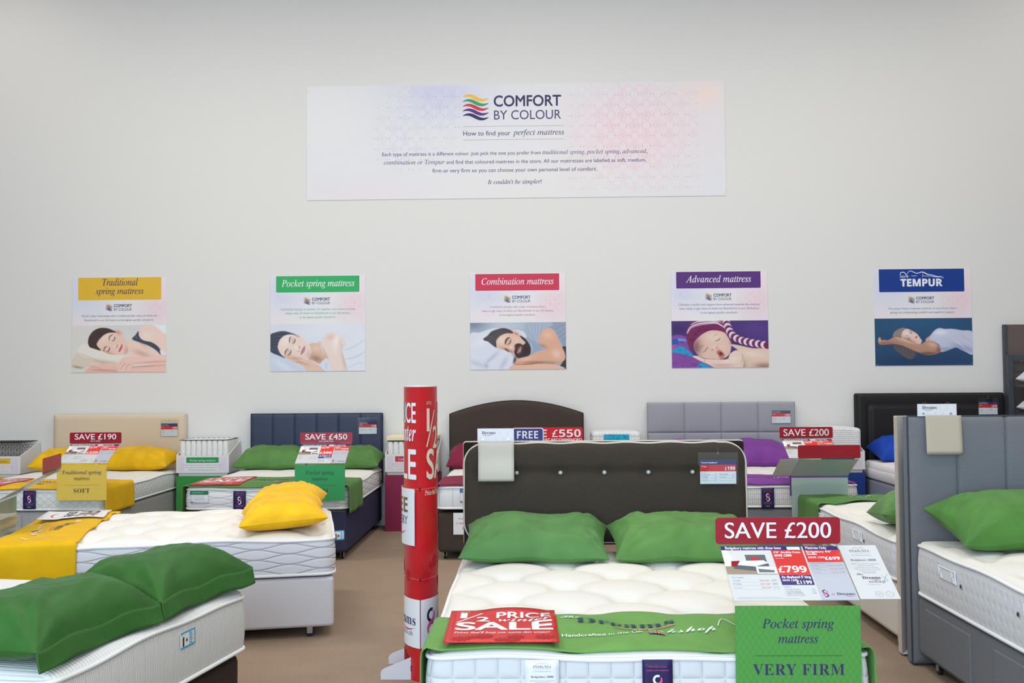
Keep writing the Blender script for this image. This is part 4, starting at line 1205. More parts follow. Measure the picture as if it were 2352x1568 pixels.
# ------------------------------------------------------------------ price cards, embroidery and labels on the beds
runs = {o['label']: o for o in COL.objects if o.get('category') == 'bed runner'}
def R_(s): return next(o for k, o in runs.items() if s in k)
embroider(R_('front centre'), MI, -.05, -1.80)
embroider(R_('navy'), MBd, -.02, -1.72)
embroider(R_('beige'), MA, -.05, -1.74)
embroider(R_('arched'), MC, .05, -1.70)
embroider(R_('square-panel'), MD, .0, -1.74)
embroider(R_('far foot'), MF, .02, -1.79)
embroider(R_('long white'), MJ, .12, -1.66)
price_card(MI, 'red half price winter sale sheet on the green runner of the front centre bed', -.50, -1.79, 1, .40, .47)
price_card(MBd, 'red half price winter sale sheet on the bed with the navy headboard', -.455, -1.715, 2, .44, .60)
price_card(MA, 'red half price winter sale sheet at the left edge beside the yellow price stand', -.42, -1.72, -2, .42, .60)
price_card(MJ, 'white free delivery sheet lying on the yellow runner of the long white mattress', -.35, -1.645, 3, .40, .40, kind='free')
hanging_label(MI, 'eight_label', 'navy hanging label with a pink and white figure 8 on the front centre mattress', .032, .553, .102, .175, print_eight, (44, 34, 84))
hanging_label(MI, 'leaflet', 'white insignia leaflet hanging on the front of the front centre mattress', -.357, .553, .115, .19, print_insignia, (232, 234, 240))
hanging_label(MBd, 'eight_label', 'navy hanging label with a figure 8 under the green runner of the navy bed', -.215, .588, .105, .17, print_eight, (44, 34, 84))
hanging_label(MBd, 'information_label', 'white label with a green heading hanging on the navy bed mattress', -.555, .590, .155, .105, print_info, (234, 236, 240))
hanging_label(MA, 'eight_label', 'navy hanging label with a figure 8 on the mattress beside the yellow SOFT card', .10 - .03, .600, .108, .155, print_eight, (44, 34, 84))
hanging_label(MD, 'eight_label', 'navy hanging label with a figure 8 on the mattress below the purple runner', -.0, .595, .105, .17, print_eight, (44, 34, 84))
hanging_label(MC, 'information_label', 'white label with a blue heading hanging on the arched headboard bed', -.385, .600, .11, .12, lambda D, w, h: print_info(D, w, h, (56, 110, 160)), (234, 236, 240))
def drawers_card(D, w, h):
    D.text('Available with', 'b', w * .5, h * .70, w=w * .62, col=(90, 84, 84), off=-.01)
    D.text('2 DRAWERS', 'b', w * .5, h * .48, w=w * .76, h=h * .08, col=(196, 70, 90), off=-.01)
    D.text('BASE', 'b', w * .5, h * .24, w=w * .3, h=h * .12, col=(70, 64, 70), off=-.01)
t = Thing('notice_card', 'white drawers notice hanging on the dark brown divan under the burgundy runner', 'sign', FC, (-.39, -2.035, .21))
b = MB(); b.box(-.497, -.283, -2.0385, -2.0375, .215, .395); t.part('sheet', b, mat('card_free', WHT))
D = Decal(plane((-.497, -2.0388, .215), (1, 0, 0), (0, 0, 1))); drawers_card(D, .214, .18); D.build('print', parent=t.e, base=t.base)

# care labels with cyan edging
def care(F, label, o, du, dv, w=.082, h=.098):
    o = Vector(o); du = Vector(du).normalized(); dv = Vector(dv).normalized()
    t = Thing('care_label', label, 'label', F, tuple(o)); n = du.cross(dv)
    b = MB(); q = [o, o + du * w, o + du * w + dv * h, o + dv * h]; b.prism(q, lambda p: tuple(p), lambda p: tuple(p - n * .0008))
    t.part('sheet', b, flat((236, 236, 234)))
    D = Decal(plane(o, du, dv)); cy = (58, 160, 210)
    D.rect(0, 0, w, .006, cy, 1); D.rect(0, h - .006, w, h, cy, 1); D.rect(w - .005, 0, w, h, cy, 1); D.rect(w * .60, .006, w * .62, h - .006, cy, 1)
    for k in range(5): D.rect(w * (.66 + .012 * (k % 2)), h * (.14 + k * .15), w * .76, h * (.24 + k * .15), (70, 150, 190), 2)
    for k in range(8): D.rect(w * (.04 if k % 2 else .09), h * (.80 + .018 * k / 2) if k < 4 else h * .85, w * .16, h * (.805 + .018 * k / 2) if k < 4 else h * .855, (90, 90, 96), 2)
    D.rect(w * .14, h * .12, w * .24, h * .70, (60, 60, 66), 2); D.poly([(w * .42 + .005 * math.cos(a * PI / 6), h * .45 + .007 * math.sin(a * PI / 6)) for a in range(12)], (40, 40, 44), 2)
    for k in range(6): D.rect(w * (.80 + .02 * (k % 2)), h * (.12 + .12 * k), w * .82 + .002, h * (.20 + .12 * k), (150, 150, 156), 2)
    D.build('print', parent=t.e, base=t.base)
care(FK, 'care label with cyan edging on the ribbed mattress at the front left', (-.085, .014, .480), (-1, 0, 0), (0, 0, 1), w=.105, h=.062)
care(FJ, 'care label with cyan edging sticking out beyond the long white mattress', (.50, .004, .535), (-.3, 1, 0), (0, 0, 1), w=.066, h=.058)

# ------------------------------------------------------------------ cardboard totem
TC = Vector((-.575, -5.385)); TB = Vector((-.605, -5.035))      # front and back creases of the lens-shaped column
def lens(side, t, out=0.0):
    """side -1 left face, +1 right; t 0 at the front crease .. 1 at the back crease"""
    ax_ = TB - TC; L = ax_.length; ax_ = ax_ / L; nx_ = Vector((ax_.y, -ax_.x))
    sag = .086
    R = (L * L / 4 + sag * sag) / (2 * sag); half = math.asin(L / 2 / R)
    a = -half + 2 * half * t
    p = TC + ax_ * (L / 2 + R * math.sin(a)) + nx_ * side * (R * math.cos(a) - (R - sag) + out)
    return p
ARC = 2 * (( .351 ** 2 / 4 + .086 ** 2) / (2 * .086)) * math.asin(.351 / 2 / (( .351 ** 2 / 4 + .086 ** 2) / (2 * .086)))
t = Thing('display_totem', 'tall red cardboard column with half price winter sale lettering', 'display', WORLD, (-.59, -5.2, 0))
TH = 1.468
redm = mat('totem_red', (200, 24, 34), rough=.38, spec=.45, var=.12, vscale=5, coat=.15)
for side, nm in ((-1, 'left_face'), (1, 'right_face')):
    b = MB(); T_ = np.linspace(0, 1, 30); Zs = np.linspace(0, TH, 14)
    P = [lens(side, q) for q in T_]
    X = np.array([[p.x] * len(Zs) for p in P]); Y = np.array([[p.y] * len(Zs) for p in P]); Z = np.array([list(Zs) for p in P])
    b.grid(X, Y, Z, flip=side > 0); t.part(nm, b, redm, smooth=True)
b = MB(); P = [lens(-1, q) for q in np.linspace(0, 1, 30)] + [lens(1, q) for q in np.linspace(1, 0, 30)[1:-1]]
b.prism([(p.x, p.y) for p in P], lambda p: (p[0], p[1], TH), lambda p: (p[0], p[1], TH + .006)); 
t.part('top_cap', b, mat('card_white', (236, 236, 236), rough=.6))
for z in (.505, .955):
    b = MB(); 
    for side in (-1, 1): b.tube([(*lens(side, q, .0005), z) for q in np.linspace(0, 1, 24)], .0012, seg=5)
    t.part('fold_line', b, flat((226, 120, 120)))
    b = MB(); b.cyl((TC.x, TC.y - .0, 0), .004, z - .008, z + .008, 'z', 8); t.part('fold_slot', b, flat((80, 20, 24)))
# lettering wraps round each face
def face_map(side):
    def mp(u, v, h):     # u measured from the left reading edge of that face
        q = (ARC - u) / ARC if side < 0 else u / ARC
        p = lens(side, q, h + .0008); return (p.x, p.y, v)
    return mp
for side, nm in ((-1, 'left_lettering'), (1, 'right_lettering')):
    D = Decal(face_map(side), fine=.018); c = (240, 238, 240) if side < 0 else (226, 214, 196)
    D.text('UP TO', 'r', .045, 1.378, w=.040, h=.016, col=c, al='l')
    D.text('1', 'r', .048, 1.245, w=.018, h=.112, col=c, al='l', off=.013); D.band([(.045, 1.165), (.115, 1.35)], .009, c, 2); D.text('2', 'r', .10, 1.158, w=.052, h=.108, col=c, al='l', off=.013)
    D.text('PRICE', 'r', ARC - .024, 1.288, w=.20, h=.098, col=c, al='r', off=.014)
    D.text('winter', 'I', ARC - .024, 1.195, w=.19, h=.085, col=c, al='r')
    D.text('SALE', 'r', .045, 1.005, w=ARC - .069, h=.145, col=c, al='l', off=.016)
    D.text("Prices that'll keep you warm this winter!", 'I', .03, .922, w=ARC - .06, h=.026, col=c, al='l')
    rs = random.Random(side + 4)
    for i in range(9):
        cx_, cy_ = rs.uniform(.03, ARC - .05), rs.uniform(.44, .60); r_ = rs.uniform(.02, .04)
        D.star(cx_, cy_, r_, 8, .6, (186, 24, 34), i * .1, (.004, ARC - .004))
    for i in range(8):
        cx_, cy_ = rs.uniform(.03, ARC - .05), rs.uniform(.05, .11); r_ = rs.uniform(.03, .05)
        D.star(cx_, cy_, r_, 8, .6, (158, 22, 34), i * .1, (.004, ARC - .004))
    D.build(nm, parent=t.e, base=t.base)
    D = Decal(face_map(side), fine=.018)
    # white band near the foot
    n = 24; z0_, z1_ = .165, .405
    D.rect(.0008, z0_, ARC - .0008, z1_, (236, 236, 238), 1, n=n)
    if side < 0:
        dreams(D, ARC - .155, .275, .25, ly=3); D.text('dreams.co.uk', 'r', ARC - .05, .222, w=.22, h=.028, col=(110, 110, 130), al='r', ly=3)
    else:
        eight(D, .076, .285, .135, (46, 38, 74), (214, 86, 140), 3)
        dreams(D, .27, .275, .2, ly=3)
    D.build('foot_print', parent=t.e, base=t.base)
# white delivery notice stuck on the left face
b = MB(); qs = np.linspace(.055, .86, 16); P = [lens(-1, q, .010) for q in qs]
Zs = np.array([.672, .955])
b.grid(np.array([[p.x] * 2 for p in P]), np.array([[p.y] * 2 for p in P]), np.array([list(Zs) for p in P]))
nt_ = t.part('delivery_notice', b, mat('notice_white', (228, 228, 230), rough=.8, spec=.1), solid=.003)
def nmap(u, v, h):
    q = .86 - u / ARC; p = lens(-1, q, .0135 + h); return (p.x, p.y, v)
D = Decal(nmap, fine=.02)
WN = ARC * .805
D.text('FREE', 'B', WN - .05, .835, w=.25, h=.075, col=(120, 96, 56), al='r'); D.text('DELIVERY', 'r', WN - .05, .775, w=.25, h=.042, col=(100, 96, 100), al='r')
D.band([(WN - .22 + .15 * a, .745 - .02 * math.sin(PI * a)) for a in [i / 10 for i in range(11)]], lambda a: .001 + .006 * math.sin(PI * a), (200, 40, 60))
D.build('notice_lettering', parent=nt_, base=t.base)
finm = mat('foot_card', (214, 210, 214), rough=.5)
for yy, x_in in ((-5.335, -.618), (-5.06, -.615)):
    b = MB(); P = [(x_in + .02, 0), (x_in + .02, .115), (x_in, .115), (-.765, .055), (-.778, .045), (-.782, .035), (-.782, 0)]
    b.prism(P, lambda p: (p[0], yy, p[1]), lambda p: (p[0], yy + .005, p[1])); t.part('foot_fin', b, finm)

# ------------------------------------------------------------------ spring sample boxes on coloured plinths
wl = mat('white_laminate', (228, 226, 224), rough=.45)
def sample(xc, yf, plinth_col, nm, label_t, contents, w=.532, title=None, tcol=None, lines=(), tf=(240, 240, 240)):
    t = Thing('plinth', nm[0], 'plinth', WORLD, (xc, yf + .2, 0))
    b = MB(); b.box(xc - w / 2, xc + w / 2, yf, -.022, .0, .558); t.part('body', b, mat('plinth_%d_%d_%d' % plinth_col, plinth_col, rough=.5), bevel=.002)
    b = MB(); b.box(xc - w / 2 + .02, xc + w / 2 - .02, yf + .02, -.024, .5585, .590); t.part('neck', b, wl)
    t = Thing('sample_tray', nm[1], 'sample box', WORLD, (xc, yf + .2, .5905))
    z0, zf, zb, th = .5905, .768, .890, .012
    P = [(yf, z0), (yf, zf), (-.024, zb), (-.024, z0)]
    for s in (-1, 1):
        b = MB(); xa = xc + s * w / 2; b.prism(P, lambda p: (xa, p[0], p[1]), lambda p: (xa - s * th, p[0], p[1])); t.part('side', b, wl)
    b = MB(); b.box(xc - w / 2 + th, xc + w / 2 - th, yf, yf + th, z0, zf); t.part('front', b, wl)
    b = MB(); b.box(xc - w / 2 + th, xc + w / 2 - th, yf + th, -.036, z0, z0 + .10); t.part('floor_board', b, wl)
    b = MB(); b.box(xc - w / 2 + th, xc + w / 2 - th, -.036, -.024, z0, zb); t.part('back', b, wl)
    D = Decal(plane((xc - w / 2 + .025, yf - .0002, z0 + .022), (1, 0, 0), (0, 0, 1)))
    lw, lh = w - .05, .135
    D.rrect(0, 0, lw, lh, .008, (226, 214, 228), 0); D.rect(lw * .12, 0, lw * .85, lh, (232, 228, 232), 1)
    if title:
        D.rect(lw * .16, lh * .58, lw * .84, lh - .001, tcol, 2); D.text(title, 'i', lw / 2, lh * .70, w=lw * .54, h=.018, col=tf, off=.006, ly=3)
        for i, s in enumerate(lines): D.text(s, 'r', lw / 2, lh * (.40 - .18 * i), w=lw * (.8, .72, .58)[i], h=.0085, col=tcol, ly=3)
    D.build('printed_label', parent=t.e, base=t.base)
    contents(xc, yf, z0 + .10, w)
pocket_m = mat('spring_pocket_fabric', (232, 232, 230), rough=.85, bump=.5, bscale=90)
def pockets(label, foam=None, z1=.918, w2=None, rows=7, cols=9, xo=0, yo=0):
    def f(xc, yf, z0, w):
        ww = w - .045; t = Thing('pocket_spring_unit', label, 'spring sample', WORLD, (xc, yf + .2, z0))
        d = -yf - .07
        b = MB(); r = ww / cols / 2
        for i in range(cols):
            for j in range(rows):
                if 0 < i < cols - 1 and 0 < j < rows - 1: continue
                cx_, cy_ = xc - ww / 2 + r + i * 2 * r, yf + .03 + r + j * (d - 2 * r) / (rows - 1)
                n = 12; Zs = [z0 + .001, z0 + .05, (z0 + z1) / 2, z1 - .02, z1 - .006]; rr_ = [r * .99, r * 1.03, r * 1.06, r * 1.03, r * .88]
                X = np.array([[cx_ + q * math.cos(2 * PI * k / n) for q in rr_] for k in range(n)]); Y = np.array([[cy_ + q * math.sin(2 * PI * k / n) for q in rr_] for k in range(n)])
                b.grid(X, Y, np.array([Zs] * n), closed=True, flip=True)
                b.add([(X[k, -1], Y[k, -1], z1 - .006) for k in range(n)], [tuple(range(n))])
        nx, ny = 48, 36
        GX, GY = np.meshgrid(np.linspace(xc - ww / 2 + .01, xc + ww / 2 - .01, nx), np.linspace(yf + .04, yf + .03 + d - .01, ny), indexing='ij')
        GZ = z1 - .006 + .010 * np.abs(np.sin((GX - xc) * PI / (2 * r)) * np.sin((GY - yf) * PI / (2 * r))) ** .7
        b.grid(GX, GY, GZ)
        tag(t.part('pockets', b, pocket_m, smooth=True), kind=None)
        b = MB(); x0, x1, y0, y1 = xc - ww / 2, xc + ww / 2, yf + .03, yf + .03 + d
        b.tube([(x0, y0, z1), (x1, y0, z1), (x1, y1, z1), (x0, y1, z1)], .003, closed=True, seg=6, mi=0)
        n = 90
        b.tube([(x0 + (x1 - x0) * k / n, y0 + .004 * math.sin(k * 1.7), z1 + .004 * math.cos(k * 1.7)) for k in range(n + 1)], .0014, seg=4)
        b.tube([(x1 + .004 * math.sin(k * 1.7), y0 + (y1 - y0) * k / n, z1 + .004 * math.cos(k * 1.7)) for k in range(n + 1)], .0014, seg=4)
        t.part('border_wire', b, mat('spring_wire', (92, 96, 88), rough=.4, metal=.5))
        if foam:
            b = MB(); b.box(xc - ww / 2 - .01, xc + ww / 2 + .01, yf + .022, yf + .04 + d, z1 + .006, z1 + .048); t.part('foam_layer', b, mat('foam_cream', foam, rough=.85), bevel=.006)
    return f
PL = ('Individual springs to prevent roll together and contour to', 'body shape, many of which are handmade in our', 'UK factory to the highest quality standards.')
sample(-3.332, -.42, (56, 140, 66), ('green plinth between the beige and the navy headboards', 'white tray labelled Pocket spring mattress on the green plinth'), None,
       pockets('white pocket springs in the tray on the green plinth'), title='Pocket spring mattress', tcol=(48, 150, 84), lines=PL)
CL = ('Combines springs with a layer of memory foam, latex or', 'many of which are handmade in our UK factory', 'to the highest quality standards.')
sample(-1.229, -.42, (140, 36, 74), ('burgundy plinth behind the red column', 'white tray labelled Combination mattress on the burgundy plinth'), None,
       pockets('pocket springs topped with cream foam behind the red column', foam=(238, 226, 190), z1=.895), title='Combination mattress', tcol=(200, 60, 90), lines=CL)
def bonnell(xc, yf, z0, w):
    t = Thing('open_spring_unit', 'open coil spring sample of dark wire at the left edge', 'spring sample', WORLD, (xc, yf + .2, z0))
    wm_ = mat('dark_spring_wire', (58, 60, 54), rough=.4, metal=.6)
    b = MB(); ww = w - .05; d = -yf - .08
    nx, ny = 8, 6; r = .031
    for i in range(nx):
        for j in range(ny):
            cx_, cy_ = xc - ww / 2 + r + i * (ww - 2 * r) / (nx - 1), yf + .035 + r + j * (d - 2 * r) / (ny - 1)
            n = 44; zt_ = .90 - .0 * j
            b.tube([(cx_ + (r - .012 * math.sin(PI * k / n)) * math.cos(2 * PI * 4 * k / n), cy_ + (r - .012 * math.sin(PI * k / n)) * math.sin(2 * PI * 4 * k / n), z0 + .003 + (zt_ - z0) * k / n) for k in range(n + 1)], .0018, seg=4)
    for j in range(ny * 2):
        y = yf + .03 + d * j / (ny * 2 - 1)
        b.tube([(xc - ww / 2 + ww * k / 70, y + .005 * math.sin(k * 1.6), .902 + .004 * math.cos(k * 1.6)) for k in range(71)], .0016, seg=4)
    t.part('coils', b, wm_, smooth=True)
    b = MB(); x0, x1, y0, y1 = xc - ww / 2 - .006, xc + ww / 2 + .006, yf + .028, yf + .032 + d
    b.tube([(x0, y0, .902), (x1, y0, .902), (x1, y1, .902), (x0, y1, .902)], .004, closed=True, seg=6); t.part('rim_wire', b, wm_)
sample(-5.446, -.42, (214, 176, 50), ('mustard yellow plinth at the left edge', 'white tray labelled Traditional spring mattress at the left edge'), None, bonnell,
       title='Traditional spring mattress', tcol=(232, 184, 60), lines=('Great value mattresses with a traditional feel, many of which', 'are handmade in our UK factory to the', 'highest quality standards.'), tf=(70, 64, 90))
def foam_block(label, cell, zt, pat=None, dz=.0):
    def f(xc, yf, z0, w):
        t = Thing('foam_sample', label, 'mattress sample', WORLD, (xc, yf + .2, z0))
        hx, r, th = w / 2 - .022, .035, zt - z0
        y0, y1 = yf + .022, -.045
        ax_, ay_ = axis(hx, .03), axis((y1 - y0) / 2, .03); cy_ = (y0 + y1) / 2
        GX, GY = np.meshgrid(ax_, ay_, indexing='ij'); PX, PY = rounded_pt(GX, GY, hx, (y1 - y0) / 2, r)
        dd = np.minimum(hx - np.abs(GX), (y1 - y0) / 2 - np.abs(GY)); q = np.clip(1 - dd / .04, 0, 1)
        Z = zt - .03 * (1 - np.sqrt(1 - q * q)) + dz * (1 - (GX / hx) ** 2)
        b = MB(); b.grid(PX + xc, PY + cy_, Z, PX, PY)
        def L(a): return np.concatenate([a[:-1, 0], a[-1, :-1], a[::-1, -1][:-1], a[0, ::-1][:-1]])
        lx, ly, lz = L(PX) + xc, L(PY) + cy_, L(Z)
        arc = np.concatenate([[0], np.cumsum(np.hypot(np.diff(lx), np.diff(ly)))])
        b.grid(np.stack([lx, lx], 1), np.stack([ly, ly], 1), np.stack([lz, lz * 0 + z0 + .0006], 1), np.stack([arc, arc], 1), np.stack([lz, lz * 0 + z0], 1), closed=True, flip=True)
        t.part('cover', b, cell, smooth=True)
        if pat:
            b = MB(); b.box(xc - .125, xc + .128, y0 - .004, y0 + .05, z0 + .02, zt - .022)
            m = mat('gel_teal', (40, 160, 196), rough=.3, var=.35, vscale=40); t.part('gel_panel', b, m, bevel=.003)
    return f
sample(.82, -.42, (96, 50, 130), ('purple plinth behind the buttoned headboard', 'white tray behind the buttoned headboard'), None,
       foam_block('white quilted foam sample with a teal gel window', quilt('sample_squares', (232, 234, 236), 'squares', p=.035), .972, pat=True, dz=.01), title='Advanced mattress', tcol=(96, 50, 130), lines=PL)
sample(3.005, -.42, (34, 62, 140), ('royal blue plinth between the grey and the black headboards', 'white tray on the royal blue plinth'), None,
       foam_block('white dimpled memory foam sample with rounded edges behind the price stands', quilt('sample_dimples', (230, 230, 230), 'dimples', p=.02, strength=.8), .995, dz=.018), title='Tempur mattress', tcol=(34, 62, 140), lines=PL)

# ------------------------------------------------------------------ price tags hanging on the headboards
def price_tag(x, y, z1, w, h, label, name, size, price, fr=WORLD, pin=True):
    t = Thing('price_tag', label, 'price tag', fr, (x, y, z1 - h))
    b = MB(); b.box(x - w / 2, x + w / 2, y - .004, y - .0036, z1 - h, z1)
    b.tube([(x - w / 2, y - .002, z1 - h), (x + w / 2, y - .002, z1 - h), (x + w / 2, y - .002, z1), (x - w / 2, y - .002, z1)], .0014, closed=True, seg=5)
    t.part('clear_pouch', b, acrylic())
    cw, ch = w * .90, h * .74; x0 = x - cw / 2; z0 = z1 - h + h * .03
    b = MB(); b.box(x0, x0 + cw, y - .0025, y - .0015, z0, z0 + ch); c = t.part('card', b, mat('tag_card', (226, 230, 238), rough=.4))
    D = Decal(plane((x0, y - .0025, z0), (1, 0, 0), (0, 0, 1)), lift=.0001, step=.0001)
    D.rect(0, ch * .80, cw, ch, (52, 52, 104), 1); D.rect(0, ch * .52, cw, ch * .80, (206, 48, 54), 1)
    D.text(name, 'r', cw * .03, ch * .86, w=cw * .44, col=(220, 224, 240), al='l', off=.03)
    D.text(size, 'r', cw * .04, ch * .70, w=cw * .13, col=(240, 220, 220), al='l', off=.02)
    D.text(price, 'B', cw * .97, ch * .57, w=cw * .28, h=ch * .15, col=(246, 244, 246), al='r')
    for i in range(3):
        v = ch * (.38 - .11 * i)
        for u, s, p_ in ((.03, ("2'6\" small single", "3' single", "4' small double")[i], ('£149', '£149', '£179')[i]), (.53, ("4'6\" double", "6' superking", '')[i], ('£179', '£229', '')[i])):
            if s: D.text(s, 'r', cw * u, v, w=cw * (.24 if i == 0 else .18), col=(96, 98, 120), al='l'); D.text(p_, 'r', cw * (u + .43), v, w=cw * .07, col=(60, 110, 160), al='r')
            D.rect(cw * u, v - ch * .03, cw * (u + .43), v - ch * .02, (176, 180, 196), 1)
    D.text('Sizes available', 'r', cw * .03, ch * .46, w=cw * .12, col=(120, 122, 140), al='l')
    D.build('print', parent=c, base=t.base)
    if pin:
        b = MB(); b.cyl((x, 0, z1 - .004), .003, y - .007, y + .0, 'y', 10); b.tube([(x, y - .004, z1 - .004), (x, y - .001, z1 + .03)], .0008, seg=5); t.part('pin', b, steel)
    return t
price_tag(-3.785, -.104, 1.115, .19, .175, 'clear price tag pouch reading £99 on the beige headboard', 'Newark Headboard', "5' king", '£99')
price_tag(-1.719, -.098, 1.121, .205, .172, 'clear price tag pouch reading £129 on the navy headboard', 'Cataline Headboard', "5' king", '£129')
price_tag(2.531, -.106, 1.204, .208, .17, 'clear price tag pouch reading £329 on the square-panel headboard', 'Andrea Headboard', "5' king", '£329')
price_tag(4.623, -.122, 1.283, .21, .175, 'clear price tag pouch reading £279 on the black headboard', 'Amari Headboard', "5' king", '£279')
price_tag(.600, -.118, 1.106, .212, .172, 'clear price tag pouch reading £199 on the buttoned headboard', 'Tacoma Headboard', "5' king", '£199', fr=FI)

# ------------------------------------------------------------------ fabric swatch books over the headboards
def swatch_book(fr, x, y, zt, label, cw, ch, sx, sw, sd, col, back, curl=.0, cs=0):
    """header card with two posts, cloth samples hanging in front of the board"""
    t = Thing('swatch_book', label, 'swatch book', fr, (x, y, zt - sd))
    b = MB(); b.box(x - cw / 2, x + cw / 2, y - .003, y - .001, zt, zt + ch)
    hc = t.part('header_card', b, mat('swatch_header', (226, 226, 230), rough=.5))
    D = Decal(plane((x - cw / 2, y - .0031, zt), (1, 0, 0), (0, 0, 1)), lift=.0002, step=.0001)
    ogee(D, cw, ch * .98, (216, 214, 222), .02, .002)
    D.text('Dreams', 'b', cw * .31, ch * .60, w=cw * .37, col=(36, 34, 62)); D.band([(cw * (.16 + .24 * k / 8), ch * (.55 - .06 * math.sin(PI * k / 8))) for k in range(9)], cw * .010, (200, 40, 80))
    D.build('print', parent=hc, base=t.base)
    for s in (-1, 1):
        b = MB(); b.cyl((x + s * cw * .35, 0, zt + ch * .22), .006, y - .006, y - .003, 'y', 14); t.part('binding_post', b, steel)
        b = MB(); b.tube([(x + s * cw * .30 + .014 * math.cos(a), y + .004, zt + ch - .004 + .009 * math.sin(a)) for a in np.linspace(0, PI, 9)], .003, seg=6); t.part('hook', b, flat((50, 50, 58)))
    for k in range(3):
        b = MB(); n = 14
        Z = np.linspace(zt + .004, zt - sd - .004 * k, n); ww = sw / 2 - .002 * k
        X, ZZ = np.meshgrid(np.linspace(sx - ww, sx + ww, 10), Z, indexing='ij')
        Yq = y - .016 + .0045 * k - .010 * np.clip((zt - ZZ) / sd, 0, 1) - curl * .004 * np.sin((zt - ZZ) / sd * 9 + 1) 
        b.grid(X, Yq, ZZ)
        t.part('fabric_sample', b, mat('swatch_%d_%d_%d' % (col if k == 0 else back), col if k == 0 else back, rough=.9, bump=.12, bscale=700), smooth=True, solid=.002)
    return t
swatch_book(FI, -.584, -.103, 1.165, 'swatch book with a cream fabric sample hanging on the buttoned headboard', .196, .075, -.582, .192, .205, (204, 198, 186), (92, 88, 78), curl=1)
swatch_book(FG, -.625, -.178, 1.294, 'swatch book with a beige fabric sample hanging on the tall grey headboard', .203, .064, -.598, .186, .192, (192, 180, 162), (170, 160, 148))

# ------------------------------------------------------------------ pillow shelf at the right edge
sh_m = mat('shelf_grey', (70, 74, 82), rough=.45)
t = Thing('display_shelf', 'dark grey metal shelving with pillows at the right edge', 'shelf', WORLD, (5.35, -.35, 0))
for x, y in ((4.835, -.66), (4.835, -.125), (5.83, -.66), (5.83, -.125)):
    b = MB(); b.box(x, x + .055, y, y + .055, 0, 1.715); t.part('post', b, sh_m, bevel=.003)
b = MB(); b.box(4.89, 5.83, -.125, -.09, 1.655, 1.715); t.part('top_rail', b, sh_m)
for z in (.20, .70, 1.135, 1.415):
    b = MB(); b.box(4.88, 5.84, -.64, -.075, z - .022, z); t.part('shelf', b, sh_m)
b = MB(); b.box(4.86, 5.88, -.045, -.02, .3, 2.03); t.part('back_panel', b, mat('brown_panel', (108, 94, 88), rough=.5))
b = MB(); b.box(4.832, 4.86, -.07, -.02, .0, 2.03); t.part('back_frame', b, sh_m)
b = MB(); P = rr(4.868, 1.55, 5.83, 2.025, .05); b.prism(P, lambda p: (p[0], -.056, p[1]), lambda p: (p[0], -.050, p[1]))
hd = t.part('header_panel', b, mat('brown_header', (104, 92, 90), rough=.35))
D = Decal(plane((4.868, -.0561, 1.55), (1, 0, 0), (0, 0, 1))); D.text('L', 'r', .125, .10, h=.035, col=(220, 216, 220), al='l', off=.01); D.build('lettering', parent=hd, base=t.base)
for z, lb in ((1.417, 'white pillow on the upper shelf at the right edge'), (1.137, 'white pillow on the lower shelf at the right edge')):
    pillow(WORLD, lb, 5.20, -.35, z, .62, .40, .17, (228, 232, 238), tilt=0, seed=int(z * 50), group='white pillows on the display shelf')

